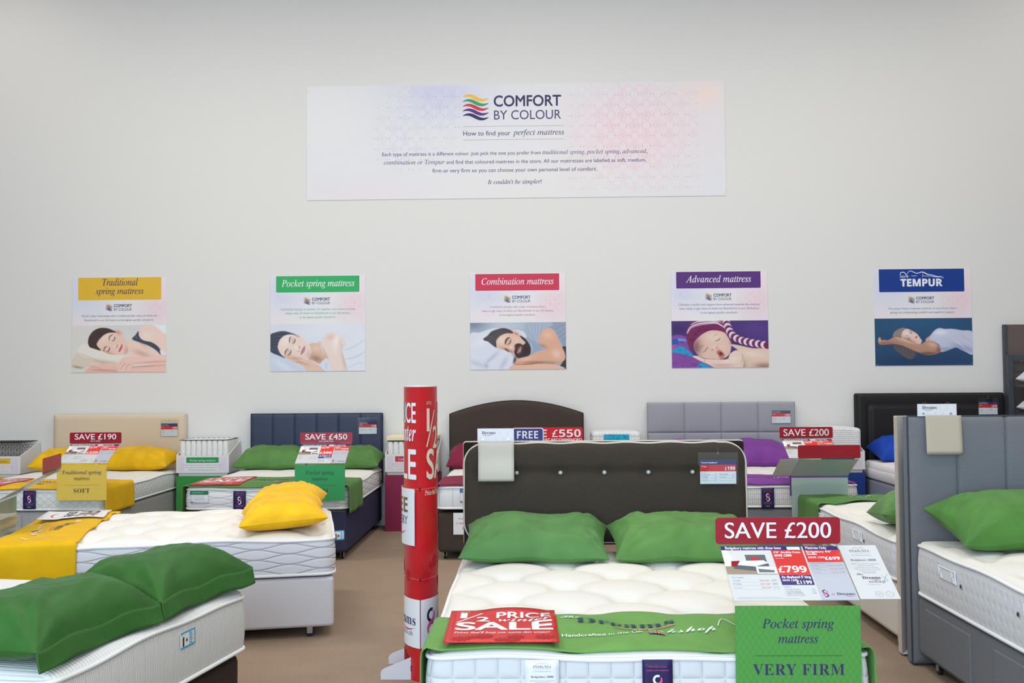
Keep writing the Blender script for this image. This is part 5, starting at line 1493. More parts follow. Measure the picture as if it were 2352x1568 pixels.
# ------------------------------------------------------------------ printed pictures, painted as shapes into a fine grid of vertex colours
class Paint:
    def __init__(s, x0, y0, x1, y1, nx, ny, bg, ss=2):
        s.b = (x0, y0, x1, y1); s.nx, s.ny, s.ss = nx, ny, ss
        s.W, s.H = nx * ss, ny * ss
        s.X, s.Y = np.meshgrid(x0 + (np.arange(s.W) + .5) * (x1 - x0) / s.W, y0 + (np.arange(s.H) + .5) * (y1 - y0) / s.H)
        s.im = np.zeros((s.H, s.W, 3)) + np.array(bg, float)
        s.px = s.W / (x1 - x0)
    def blur(s, m, r):
        r = int(round(r * s.px))
        if r < 1: return m
        for ax in (0, 1):
            for _ in range(2):
                p = np.pad(m, [(r, r) if a == ax else (0, 0) for a in (0, 1)], mode='edge')
                c = np.cumsum(p, axis=ax); z = np.zeros_like(np.take(c, [0], axis=ax)); c = np.concatenate([z, c], axis=ax)
                n = 2 * r + 1
                m = (np.take(c, range(n, c.shape[ax]), axis=ax) - np.take(c, range(0, c.shape[ax] - n), axis=ax)) / n
        return m
    def over(s, m, col, a=1.0, clip=None):
        m = m * a
        if clip is not None: m = m * clip
        s.im += (np.array(col, float) - s.im) * m[..., None]
    def poly(s, pts, col, soft=2, a=1.0, clip=None, sm=True):
        P = np.array(cr(pts, 6) if sm else pts); m = np.zeros((s.H, s.W), bool)
        x2, y2 = np.roll(P[:, 0], -1), np.roll(P[:, 1], -1)
        for (xa, ya), xb, yb in zip(P, x2, y2):
            if ya == yb: continue
            lo, hi = min(ya, yb), max(ya, yb)
            rws = (s.Y[:, 0] > lo) & (s.Y[:, 0] <= hi)
            if not rws.any(): continue
            xi = xa + (s.Y[rws, 0] - ya) * (xb - xa) / (yb - ya)
            m[rws] ^= s.X[rws] < xi[:, None]
        m = s.blur(m.astype(float), soft); s.over(m, col, a, clip)
        return m
    def stroke(s, pts, w, col, soft=1.5, a=1.0, clip=None, taper=True):
        P = cr(pts, 8, False); n = len(P); d = np.full((s.H, s.W), 1e9)
        for i in range(n - 1):
            ax_, ay_ = P[i]; bx_, by_ = P[i + 1]; dx, dy = bx_ - ax_, by_ - ay_; L = dx * dx + dy * dy + 1e-9
            t = np.clip(((s.X - ax_) * dx + (s.Y - ay_) * dy) / L, 0, 1)
            f = (i + .5) / (n - 1); hw_ = w / 2 * ((.35 + .65 * math.sin(PI * f)) if taper else 1)
            d = np.minimum(d, np.hypot(s.X - ax_ - t * dx, s.Y - ay_ - t * dy) - hw_)
        s.over(s.blur((d < 0).astype(float), soft), col, a, clip)
    def blob(s, cx, cy, rx, ry, ang, col, a=1.0, clip=None):
        c, q = math.cos(math.radians(ang)), math.sin(math.radians(ang)); dx, dy = s.X - cx, s.Y - cy
        u = (dx * c + dy * q) / rx; v = (-dx * q + dy * c) / ry
        s.over(np.exp(-(u * u + v * v)), col, a, clip)
    def run(s, ops):
        clip = None
        for o in ops:
            k = o[0]
            if k == 'p': clip_ = s.poly(o[1], o[2], *(o[3:4] or (2,))); s.last = clip_
            elif k == 'P': s.poly(o[1], o[2], o[3] if len(o) > 3 else 2, o[4] if len(o) > 4 else 1, s.last)
            elif k == 's': s.stroke(o[1], o[2], o[3], o[4] if len(o) > 4 else 1.5, o[5] if len(o) > 5 else 1)
            elif k == 'b': s.blob(*o[1:7], o[7] if len(o) > 7 else 1)
            elif k == 'B': s.blob(*o[1:7], o[7] if len(o) > 7 else 1, s.last)
            elif k == 'h':     # hair strands between two guide lines, clipped to the last shape
                rs = random.Random(len(o[1]) * 7 + o[3])
                A, Bq = o[1], o[2]
                for i in range(o[3]):
                    f = i / max(1, o[3] - 1); pts = [(a[0] + (b[0] - a[0]) * f + rs.uniform(-5, 5), a[1] + (b[1] - a[1]) * f + rs.uniform(-5, 5)) for a, b in zip(A, Bq)]
                    s.stroke(pts, 5, o[4][i % len(o[4])], 1, .7, s.last)
    def build(s, name, mp, parent, base, lift=0):
        im = s.im.reshape(s.ny, s.ss, s.nx, s.ss, 3).mean((1, 3)).clip(0, 255) / 255
        l = np.where(im <= .04045, im / 12.92, ((im + .055) / 1.055) ** 2.4)
        b = MB(); x0, y0, x1, y1 = s.b
        us = x0 + (np.arange(s.nx)) * (x1 - x0) / (s.nx - 1); vs = y0 + np.arange(s.ny) * (y1 - y0) / (s.ny - 1)
        V = [mp(u, v, lift) for v in vs for u in us]
        F = [(j * s.nx + i, (j + 1) * s.nx + i, (j + 1) * s.nx + i + 1, j * s.nx + i + 1) for j in range(s.ny - 1) for i in range(s.nx - 1)]
        b.add(V, F)
        o = build(name, b, vcol_mat(), parent=parent, base=base, fix=False)
        at = o.data.color_attributes.new('Col', 'FLOAT_COLOR', 'POINT')
        at.data.foreach_set('color', np.concatenate([l.reshape(-1, 3), np.ones((s.nx * s.ny, 1))], 1).astype(np.float32).ravel())
        return o

def lattice(D, mp_px, x0, y0, x1, y1, cw, ch, hot, lw, clipf=None):
    """faint ogee wallpaper: interlaced wavy lines round pointed lozenges, stronger near the hot spots"""
    nx = int((x1 - x0) / cw)
    def colour(x, y):
        st = 0; c = (226, 220, 226)
        for hx, hy, r, cc in hot:
            q = math.exp(-((x - hx) ** 2 + (y - hy) ** 2) / r ** 2)
            if q > st: st, c = q, cc
        return st, c
    for i in range(nx + 1):
        x = x0 + i * cw
        segs = int((y1 - y0) / (ch / 2)) + 1
        for k in range(segs):
            ya = y0 + k * ch / 2; yb = min(ya + ch / 2, y1)
            if ya >= yb: continue
            st, c = colour(x, (ya + yb) / 2)
            if st < .12: continue
            lv = round(st * 4) / 4 or .25
            for sg in (-1, 1):
                pts = []
                for q in range(9):
                    y = ya + (yb - ya) * q / 8
                    xx = x + sg * cw * .40 * math.cos((y - y0) / ch * 2 * PI + PI * i)
                    pts.append(mp_px(min(max(xx, x0 + 1), x1 - 1), y))
                D.band(pts, lw * cw * D.k, tuple(int(231 + (c[j] - 231) * lv) for j in range(3)), (i % 2) * .25 + (sg > 0) * .5 - .5)
            ym = y0 + (k + (.0 if i % 2 == 0 else .5)) * ch
            if k < (y1 - y0) / ch and ym - ch * .16 > y0 and ym + ch * .16 < y1:
                st, c = colour(x, ym)
                if st < .15: continue
                lv = round(st * 4) / 4 or .25
                P = [(x + cw * .20 * math.sin(a) , ym - ch * .13 * math.cos(a) * (1 + .2 * (math.cos(a) > .5))) for a in np.linspace(0, 2 * PI, 13)[:-1]]
                if all(x0 < p[0] < x1 for p in P): D.poly([mp_px(*p) for p in P][::-1], tuple(int(230 + (c[j] - 3 - 230) * lv) for j in range(3)), 1)

def poster(x0, z0, w, h, box, slope, name, label, bgcol, tl=None):
    """board on the wall; box = its outline in drawing units (left, top, right, bottom), y down"""
    xl, yt, xr, yb = box
    k = w / (xr - xl)
    def P(x, y): return ((x - xl) * k, h * (1 - (y - slope * (x - xl) - yt) / (yb - yt)))
    t = Thing(name, label, 'poster', WORLD, (x0 + w / 2, 0, z0))
    b = MB(); b.box(x0, x0 + w, -.006, -.0008, z0, z0 + h); t.part('board', b, mat('poster_board', (232, 232, 234), rough=.5), bevel=.0008)
    o = (x0, -.0062, z0)
    pm = plane(o, (1, 0, 0), (0, 0, 1))
    D = Decal(pm, lift=.0008, step=.0003); D.k = k; D.px = P
    def rect(xa, ya, xb, yb_, col, ly=0): D.poly([P(xa, yb_), P(xb, yb_), P(xb, ya), P(xa, ya)], col, ly)
    D.r = rect
    # soft background tints
    pt = Paint(xl, yt, xr, yb, 60, 60, (232, 232, 236), 1)
    bgcol(pt, xl, yt, xr, yb)
    def mp(x, y, l):
        u, v = (x - xl) * k, h * (1 - (y - yt) / (yb - yt)); return pm(u, v, l)
    pt.build('background_print', mp, t.e, t.base, .0003)
    return t, D, P, k, pm

def tint(pt, xl, yt, xr, yb):
    w, h = xr - xl, yb - yt
    pt.blob(xl + w * .10, yt + h * .18, w * .30, h * .25, 0, (214, 216, 236), .8)
    pt.blob(xl + w * .92, yt + h * .30, w * .22, h * .30, 0, (242, 214, 222), .8)
    pt.blob(xl + w * .30, yt + h * .55, w * .30, h * .10, 0, (242, 234, 222), .7)
    pt.blob(xl + w * .05, yt + h * .50, w * .15, h * .12, 0, (238, 224, 230), .7)

def photo(t, P, pm, box, ops, bg, nx=252, ny=126, nm='printed_photo'):
    pt = Paint(*box, nx, ny, bg)
    pt.run(ops)
    return pt.build(nm, lambda x, y, l: pm(*P(x, y), l), t.e, t.base, .0011)

def logo_at(D, P, x, y0, y1, k):      # small logo, x left of the waves, y0 top, y1 base
    u, v = P(x, y1); logo_cbc(D, u, v, (y1 - y0) * k)

IV = (72, 64, 96)
# 1 ---- Traditional spring
t, D, P, k, pm = poster(-4.859, 1.612, 1.0, 1.0, (152, 157, 1413, 1422), 0, 'poster', 'square poster with a yellow Traditional spring mattress heading and a sleeping woman', tint)
lattice(D, P, 1080, 470, 1390, 790, 62, 108, [(1300, 540, 190, (240, 212, 222))], .16)
D.rrect(*P(228, 458), *P(1340, 158), .011, (228, 184, 60), 2, bottom=True)
D.text('Traditional', 'i', *P(790, 267), w=477 * k, h=90 * k, col=IV, ly=3, off=.006); D.text('spring mattress', 'i', *P(785, 381), w=640 * k, h=84 * k, col=IV, ly=3, off=.006)
logo_at(D, P, 597, 515, 605, k)
D.runs([('Great value', 'i'), ('mattresses with a traditional feel, many of which are', 'r')], *P(783, 684), 1010 * k, col=(112, 104, 140)); D.runs([('handmade', 'i'), ('in our UK factory to the highest', 'r'), ('quality standards.', 'i')], *P(781, 740), 935 * k, col=(112, 104, 140))
D.build('print', parent=t.e, base=t.base)
SK = (238, 204, 190)
photo(t, P, pm, (152, 797, 1413, 1422), [
 ('b', 1000, 850, 500, 120, 0, (214, 216, 216), .8), ('p', [(1180, 790), (1420, 790), (1420, 960), (1300, 850)], (232, 240, 244)),
 ('p', [(150, 1330), (170, 1240), (240, 1150), (330, 1180), (440, 1250), (370, 1330), (260, 1372)], (222, 208, 194), 3), ('b', 230, 1350, 70, 14, 10, (150, 124, 96), .7),
 ('p', [(232, 1165), (262, 1070), (330, 1040), (420, 1080), (560, 1140), (760, 1190), (1010, 1210), (1020, 1240), (760, 1310), (590, 1308), (430, 1258)], (236, 230, 220), 3), ('B', 620, 1290, 260, 26, 8, (190, 170, 150), .6),
 ('s', [(240, 1160), (400, 1225), (560, 1290), (620, 1300)], 5, (176, 152, 128)),
 ('p', [(880, 1020), (960, 990), (1040, 880), (1100, 815), (1170, 795), (1260, 815), (1350, 890), (1420, 950), (1420, 1180), (1340, 1210), (1200, 1225), (1040, 1228), (920, 1195), (890, 1120)], (240, 212, 200), 2), ('B', 1090, 1180, 120, 34, 20, (206, 150, 138), .6), ('B', 1090, 1050, 90, 20, 40, (214, 160, 148), .5), ('B', 1150, 950, 80, 60, 0, (248, 226, 214), .7),
 ('p', [(955, 985), (1000, 930), (1038, 880), (1048, 945), (1100, 1000), (1230, 1035), (1325, 1115), (1352, 1208), (1270, 1130), (1170, 1072), (1060, 1030)], (70, 76, 96), 1.5), ('B', 1010, 960, 50, 16, 40, (98, 104, 124), .7),
 ('p', [(1330, 1130), (1420, 1180), (1420, 1210), (1350, 1210)], (232, 234, 240)),
 ('p', [(478, 1060), (498, 990), (545, 930), (640, 885), (735, 890), (830, 945), (880, 1015), (905, 1080), (898, 1150), (860, 1188), (760, 1192), (660, 1182), (560, 1140), (505, 1105)], SK, 1.5), ('B', 610, 960, 110, 60, -30, (246, 220, 208), .8), ('B', 800, 1120, 70, 60, 0, (244, 212, 200), .6), ('B', 600, 1160, 120, 26, 14, (206, 150, 132), .8), ('B', 880, 1150, 30, 60, 0, (210, 160, 146), .7),
 ('b', 775, 895, 42, 26, 30, (222, 150, 132), .9), ('b', 800, 912, 20, 10, 30, (240, 196, 180), .8),
 ('p', [(366, 1020), (385, 940), (440, 872), (520, 836), (620, 838), (700, 868), (745, 895), (650, 897), (575, 930), (508, 998), (484, 1060), (540, 1132), (450, 1108), (388, 1082)], (74, 56, 56), 1.5),
 ('h', [(380, 1070), (400, 960), (500, 870), (640, 860)], [(480, 1100), (490, 1020), (560, 930), (720, 885)], 12, [(104, 84, 82), (56, 42, 42)]),
 ('s', [(650, 1002), (652, 960), (668, 938), (698, 922)], 12, (96, 66, 62)), ('s', [(578, 1142), (584, 1108), (600, 1088), (622, 1078)], 12, (96, 66, 62)),
 ('s', [(688, 1012), (712, 996), (724, 972), (726, 950)], 11, (84, 60, 60)), ('s', [(622, 1152), (642, 1136), (654, 1110), (654, 1088)], 11, (84, 60, 60)),
 ('s', [(738, 1106), (752, 1092), (758, 1072), (752, 1052)], 9, (190, 116, 104)), ('b', 720, 1080, 22, 12, -50, (248, 224, 212), .8),
 ('p', [(774, 1154), (786, 1112), (806, 1076), (822, 1046), (828, 1082), (812, 1126), (794, 1148)], (210, 104, 106), 1.2), ('s', [(778, 1150), (800, 1110), (822, 1060)], 4, (150, 60, 64)),
 ('p', [(345, 1385), (380, 1368), (470, 1372), (540, 1380), (600, 1418), (345, 1418)], (236, 190, 174)),
 ('p', [(365, 1330), (362, 1312), (420, 1312), (540, 1330), (440, 1290), (425, 1262), (450, 1258), (560, 1300), (700, 1290), (780, 1310), (1000, 1345), (1420, 1312), (1420, 1430), (620, 1420), (560, 1400), (380, 1375), (400, 1350), (500, 1360)], (238, 196, 182), 1.5), ('B', 620, 1395, 200, 12, 4, (200, 140, 126), .8), ('B', 1100, 1345, 300, 10, -3, (204, 144, 130), .8), ('s', [(370, 1345), (470, 1352), (560, 1375)], 5, (196, 134, 118)), ('s', [(365, 1388), (480, 1392), (600, 1412)], 5, (196, 134, 118)),
 ('p', [(745, 1335), (790, 1270), (850, 1225), (920, 1212), (1020, 1222), (1200, 1222), (1420, 1196), (1420, 1300), (1180, 1312), (1020, 1320), (960, 1345), (912, 1412), (880, 1418), (872, 1385), (838, 1412), (800, 1418), (762, 1408), (790, 1372), (752, 1352)], (242, 204, 192), 1.5), ('B', 1250, 1290, 260, 16, -3, (214, 160, 148), .7),
 ('s', [(800, 1400), (830, 1340), (880, 1300)], 6, (196, 134, 120)), ('s', [(875, 1395), (890, 1345), (940, 1310)], 6, (196, 134, 120)), ('s', [(760, 1345), (800, 1310), (850, 1270)], 4, (206, 150, 136)),
], (224, 220, 216))
# 2 ---- Pocket spring
t, D, P, k, pm = poster(-2.758, 1.607, 1.0, 1.0, (127, 138, 1392, 1406), 0, 'poster', 'square poster with a green Pocket spring mattress heading and a woman asleep in white sheets', tint)
lattice(D, P, 1000, 380, 1380, 770, 62, 108, [(1230, 500, 210, (240, 212, 222))], .16); lattice(D, P, 180, 380, 520, 500, 62, 108, [(300, 400, 170, (214, 216, 236))], .16)
D.rrect(*P(201, 356), *P(1312, 139), .011, (58, 176, 104), 2, bottom=True)
D.text('Pocket spring mattress', 'i', *P(760, 279), w=972 * k, h=88 * k, col=(238, 240, 238), ly=3, off=.006)
logo_at(D, P, 569, 428, 518, k)
c2 = (116, 176, 130)
D.runs([('Individual springs', 'i'), ('to prevent \u2018roll together\u2019 and contour to body', 'r')], *P(756, 594), 990 * k, col=c2); D.runs([('shape, many of which are', 'r'), ('handmade', 'i'), ('in our UK factory', 'r')], *P(756, 646), 856 * k, col=c2); D.runs([('to the highest', 'r'), ('quality standards.', 'i')], *P(754, 700), 486 * k, col=c2)
D.build('print', parent=t.e, base=t.base)
photo(t, P, pm, (127, 775, 1392, 1406), [
 ('b', 900, 850, 500, 140, 0, (228, 230, 240), .8), ('b', 300, 820, 300, 60, 0, (218, 222, 234), .8),
 ('p', [(1080, 1010), (1200, 960), (1392, 900), (1400, 1410), (1120, 1410), (1090, 1200)], (226, 229, 238), 4), ('s', [(1110, 1130), (1230, 1090), (1392, 990)], 14, (202, 208, 224), 6), ('s', [(1120, 1250), (1250, 1225), (1392, 1150)], 16, (200, 206, 222), 6), ('s', [(1150, 1370), (1270, 1310), (1392, 1300)], 12, (206, 212, 226), 6),
 ('p', [(120, 1120), (220, 1180), (330, 1235), (480, 1310), (650, 1415), (120, 1415)], (206, 213, 232), 2), ('B', 300, 1330, 160, 40, 30, (222, 228, 242), .8),
 ('p', [(650, 1050), (740, 1035), (790, 1015), (830, 1100), (880, 1180), (920, 1260), (800, 1310), (700, 1270), (630, 1235)], (222, 186, 168), 2), ('B', 740, 1240, 90, 45, 20, (166, 122, 106), .8), ('B', 740, 1100, 60, 40, 0, (236, 208, 192), .7),
 ('p', [(300, 1228), (400, 1258), (520, 1262), (620, 1250), (720, 1296), (800, 1350), (870, 1415), (650, 1415), (560, 1340), (430, 1280)], (228, 194, 176), 2), ('B', 520, 1285, 120, 14, 20, (190, 146, 128), .7),
 ('p', [(232, 1040), (262, 975), (330, 930), (440, 922), (530, 950), (600, 1010), (655, 1075), (672, 1150), (640, 1222), (560, 1252), (460, 1264), (380, 1250), (318, 1215), (255, 1150)], (238, 214, 204), 1.5), ('B', 330, 1000, 80, 60, -40, (246, 230, 222), .9), ('B', 450, 1235, 130, 26, 8, (206, 160, 140), .9), ('B', 640, 1190, 40, 50, 0, (214, 176, 158), .7), ('B', 400, 1210, 50, 30, 0, (226, 186, 172), .8),
 ('b', 490, 940, 30, 12, 20, (214, 150, 138), .9),
 ('p', [(120, 935), (200, 888), (300, 872), (400, 895), (480, 930), (400, 915), (320, 930), (262, 975), (232, 1040), (228, 1100), (270, 1180), (330, 1228), (240, 1195), (120, 1125)], (66, 70, 88), 1.5),
 ('h', [(130, 950), (220, 900), (330, 890), (430, 915)], [(130, 1110), (200, 1120), (240, 1160), (310, 1220)], 16, [(122, 128, 142), (44, 46, 62), (96, 100, 116)]),
 ('s', [(384, 1028), (382, 995), (388, 968), (400, 950)], 16, (104, 92, 100)), ('s', [(326, 1190), (326, 1155), (342, 1128), (366, 1105)], 16, (104, 92, 100)),
 ('b', 425, 995, 26, 16, -60, (206, 170, 164), .8), ('b', 370, 1145, 26, 16, -60, (206, 170, 164), .8),
 ('s', [(422, 1042), (444, 1024), (456, 1000), (456, 974)], 12, (76, 66, 72)), ('s', [(352, 1194), (382, 1180), (400, 1150), (402, 1122)], 12, (76, 66, 72)),
 ('s', [(488, 1128), (504, 1142), (516, 1128)], 7, (186, 132, 122)), ('b', 516, 1090, 10, 16, 0, (186, 132, 122), .8), ('b', 470, 1090, 16, 30, -40, (250, 236, 228), .8),
 ('p', [(532, 1188), (536, 1140), (560, 1100), (582, 1070), (592, 1105), (578, 1150), (552, 1178)], (196, 138, 148), 1.2), ('s', [(538, 1180), (560, 1128), (584, 1084)], 4, (140, 84, 96)),
 ('p', [(812, 1010), (840, 955), (890, 905), (960, 902), (1050, 940), (1110, 1000), (1125, 1060), (1085, 1120), (1105, 1230), (1140, 1415), (920, 1415), (905, 1280), (880, 1180), (835, 1100)], (236, 216, 208), 2), ('B', 1000, 1010, 40, 120, 10, (248, 236, 230), .9), ('B', 1110, 1260, 30, 150, -10, (206, 180, 172), .7), ('B', 930, 960, 60, 30, -30, (222, 190, 176), .6), ('s', [(1085, 1118), (1060, 1050), (1050, 1010)], 5, (200, 170, 160)),
 ('p', [(798, 1300), (840, 1255), (885, 1238), (905, 1290), (925, 1415), (860, 1408), (810, 1360)], (220, 224, 236), 2), ('B', 870, 1340, 14, 40, 0, (190, 198, 216), .7),
 ('s', [(760, 1020), (800, 1060), (812, 1110), (850, 1190)], 8, (240, 242, 248)),
], (222, 225, 236))
# 3 ---- Combination
t, D, P, k, pm = poster(-.661, 1.609, 1.0, 1.0, (112, 110, 1391, 1384), 0, 'poster', 'square poster with a red Combination mattress heading and a sleeping bearded man', tint)
lattice(D, P, 1000, 350, 1380, 745, 62, 108, [(1230, 500, 210, (240, 212, 222))], .16); lattice(D, P, 180, 350, 560, 480, 62, 108, [(320, 380, 190, (214, 216, 236))], .16)
D.rrect(*P(186, 333), *P(1308, 111), .011, (206, 62, 88), 2, bottom=True)
D.text('Combination mattress', 'i', *P(752, 254), w=962 * k, h=88 * k, col=(240, 236, 240), ly=3, off=.006)
logo_at(D, P, 565, 402, 493, k)
c3 = (208, 116, 134)
D.runs([('Combines springs', 'i'), ('with a layer of memory foam,', 'r')], *P(750, 563), 742 * k, col=c3); D.runs([('latex or gel, many of which are', 'r'), ('handmade', 'i'), ('in our UK factory', 'r')], *P(750, 616), 948 * k, col=c3); D.runs([('to the highest', 'r'), ('quality standards.', 'i')], *P(748, 670), 490 * k, col=c3)
D.build('print', parent=t.e, base=t.base)
photo(t, P, pm, (112, 760, 1391, 1384), [
 ('b', 600, 800, 330, 120, 0, (196, 206, 218), .9), ('b', 150, 790, 160, 60, 0, (120, 134, 158), .8),
 ('p', [(640, 880), (740, 860), (840, 895), (860, 970), (780, 960)], (216, 222, 232), 2),
 ('p', [(105, 935), (250, 890), (420, 838), (520, 850), (420, 960), (420, 1060), (560, 1120), (668, 1180), (692, 1275), (640, 1390), (105, 1390)], (220, 224, 236), 2), ('B', 300, 1000, 160, 50, -20, (232, 235, 244), .8), ('B', 400, 1230, 130, 26, -40, (182, 188, 208), .7), ('B', 560, 1300, 30, 90, 30, (176, 182, 204), .6), ('B', 200, 1300, 120, 30, 20, (186, 192, 212), .6),
 ('b', 328, 1335, 26, 26, 0, (176, 180, 190), .8),
 ('p', [(845, 880), (850, 765), (1000, 750), (1220, 750), (1240, 800), (1120, 848), (1045, 915), (1025, 1040), (960, 1000), (890, 960)], (170, 182, 202), 2), ('h', [(870, 780), (900, 880), (990, 1000)], [(1080, 770), (1060, 850), (1030, 950)], 9, [(140, 152, 174), (196, 206, 222)]),
 ('p', [(1190, 750), (1400, 750), (1400, 1150), (1320, 1010), (1230, 860), (1150, 830), (1225, 800)], (146, 160, 182), 2), ('h', [(1240, 870), (1300, 830), (1400, 780)], [(1330, 1030), (1370, 980), (1400, 940)], 7, [(112, 126, 150), (172, 184, 202)]),
 ('p', [(905, 1010), (960, 1020), (1030, 1050), (1060, 1095), (1000, 1150), (915, 1185)], (152, 168, 190), 2), ('s', [(915, 1030), (935, 1090), (925, 1170)], 10, (196, 206, 220)),
 ('p', [(1290, 1130), (1400, 1100), (1400, 1390), (1250, 1390), (1340, 1290)], (52, 56, 66), 3),
 ('p', [(455, 1090), (452, 1000), (505, 935), (600, 900), (690, 900), (790, 950), (870, 1000), (915, 1080), (915, 1170), (850, 1222), (745, 1236), (690, 1185), (600, 1138), (520, 1110)], (228, 190, 170), 1.5), ('B', 540, 990, 80, 60, -40, (242, 214, 198), .9), ('B', 620, 1130, 100, 20, 20, (176, 124, 104), .8), ('B', 730, 980, 70, 40, 30, (236, 200, 180), .7),
 ('b', 722, 905, 52, 26, 28, (226, 168, 148), 1), ('b', 735, 915, 26, 10, 28, (176, 110, 96), .8),
 ('p', [(700, 1145), (715, 1100), (700, 1080), (730, 1045), (780, 1040), (812, 1060), (850, 1030), (800, 975), (775, 935), (840, 970), (895, 1040), (920, 1110), (912, 1180), (860, 1222), (760, 1236), (716, 1200)], (60, 46, 48), 2), ('B', 850, 1140, 50, 60, 0, (40, 32, 36), .7),
 ('b', 775, 1125, 24, 40, 25, (232, 190, 172), .9), ('s', [(742, 1168), (768, 1130), (786, 1084)], 16, (222, 150, 148)), ('s', [(748, 1150), (770, 1110), (782, 1070)], 5, (110, 50, 50)), ('b', 806, 1130, 16, 20, 0, (60, 44, 46), .9),
 ('p', [(290, 975), (345, 935), (400, 880), (480, 850), (560, 836), (650, 862), (690, 905), (600, 905), (520, 935), (462, 1000), (462, 1090), (400, 1050), (350, 1010), (310, 1000)], (72, 64, 68), 2),
 ('h', [(300, 990), (400, 900), (560, 845)], [(450, 1080), (470, 980), (660, 900)], 18, [(128, 122, 126), (40, 36, 40), (98, 92, 96)]), ('h', [(296, 985), (330, 960), (370, 920)], [(400, 1050), (420, 1010), (440, 960)], 8, [(110, 104, 110)]),
 ('s', [(582, 1050), (590, 1005), (612, 975), (640, 962)], 24, (74, 56, 56)), ('b', 628, 1000, 22, 26, 20, (206, 158, 138), .7), ('s', [(608, 1056), (636, 1040), (654, 1015), (658, 985)], 11, (60, 44, 44)), ('s', [(575, 1108), (600, 1122), (625, 1150)], 18, (84, 62, 60)),
 ('s', [(700, 1110), (720, 1082), (712, 1070)], 10, (150, 92, 78)), ('b', 660, 1090, 24, 14, -30, (246, 222, 208), .9),
 ('p', [(700, 1290), (760, 1238), (880, 1208), (1000, 1152), (1140, 1106), (1070, 1085), (1028, 1040), (1040, 930), (1100, 858), (1175, 836), (1240, 890), (1310, 1040), (1372, 1170), (1368, 1262), (1270, 1305), (1100, 1290), (900, 1312), (740, 1325)], (222, 172, 146), 2), ('B', 1150, 930, 70, 60, 0, (236, 192, 168), .9), ('B', 1260, 1180, 60, 50, 30, (240, 204, 184), .9), ('B', 1000, 1290, 260, 16, 0, (164, 110, 90), .8), ('B', 1080, 1080, 60, 26, 20, (176, 120, 98), .7), ('B', 860, 1250, 110, 26, -16, (236, 192, 170), .7),
 ('p', [(680, 1390), (690, 1325), (900, 1318), (1050, 1302), (1240, 1318), (1350, 1390)], (228, 186, 162), 2), ('s', [(700, 1318), (900, 1314), (1040, 1300), (1250, 1312)], 8, (96, 66, 58)), ('b', 705, 1260, 16, 44, 20, (60, 44, 44), .9),
], (160, 172, 190))
# 4 ---- Advanced
t, D, P, k, pm = poster(1.437, 1.611, 1.0, 1.0, (126, 82, 1414, 1360), 0, 'poster', 'square poster with a purple Advanced mattress heading and a baby in a striped knitted hat', tint)
lattice(D, P, 1000, 320, 1395, 720, 62, 108, [(1260, 480, 210, (240, 212, 222))], .16); lattice(D, P, 190, 320, 560, 450, 62, 108, [(300, 360, 190, (214, 216, 236))], .16)
D.rrect(*P(197, 303), *P(1324, 83), .011, (92, 54, 126), 2, bottom=True)
D.text('Advanced mattress', 'i', *P(760, 224), w=872 * k, h=90 * k, col=(238, 236, 242), ly=3, off=.006)
logo_at(D, P, 580, 374, 464, k)
c4 = (136, 106, 162)
D.runs([('Ultimate comfort', 'i'), ('and support from advanced materials like memory', 'r')], *P(766, 533), 1086 * k, col=c4); D.runs([('foam, latex or gel, many of which are', 'r'), ('handmade', 'i'), ('in our UK factory', 'r')], *P(766, 585), 1060 * k, col=c4); D.runs([('to the highest', 'r'), ('quality standards.', 'i')], *P(764, 640), 496 * k, col=c4)
D.build('print', parent=t.e, base=t.base)
ops = [('b', 1250, 850, 200, 120, 0, (92, 64, 138), .8), ('b', 220, 850, 130, 60, 0, (60, 40, 96), .8), ('b', 1000, 1000, 120, 60, 20, (52, 34, 84), .8),
 ('p', [(120, 960), (330, 955), (400, 1120), (420, 1220), (560, 1290), (650, 1370), (120, 1370)], (134, 78, 158), 2),
 ('p', [(130, 985), (205, 980), (212, 1040), (130, 1055)], (50, 88, 178)), ('p', [(222, 968), (320, 985), (330, 1005), (222, 1000)], (90, 160, 220)), ('p', [(135, 1130), (200, 1076), (300, 1090), (400, 1180), (400, 1215), (300, 1180), (135, 1150)], (42, 152, 206), 2), ('p', [(475, 1362), (520, 1290), (650, 1362)], (42, 152, 206), 2), ('p', [(130, 1060), (200, 1050), (190, 1090), (130, 1120)], (160, 90, 170))]
_rs = random.Random(3)
for i in range(60):
    x, y = _rs.uniform(140, 560), _rs.uniform(1000, 1350)
    if y > 960 + (x - 330) * 1.3 and not (1080 < y < 1180 and x < 400): ops.append(('b', x, y, 12, 5, 0, (78, 40, 104), .6))
for i in range(24):
    x, y = _rs.uniform(170, 390), _rs.uniform(1085, 1190)
    ops.append(('b', x, y, 9, 3, 10, (20, 90, 140), .6))
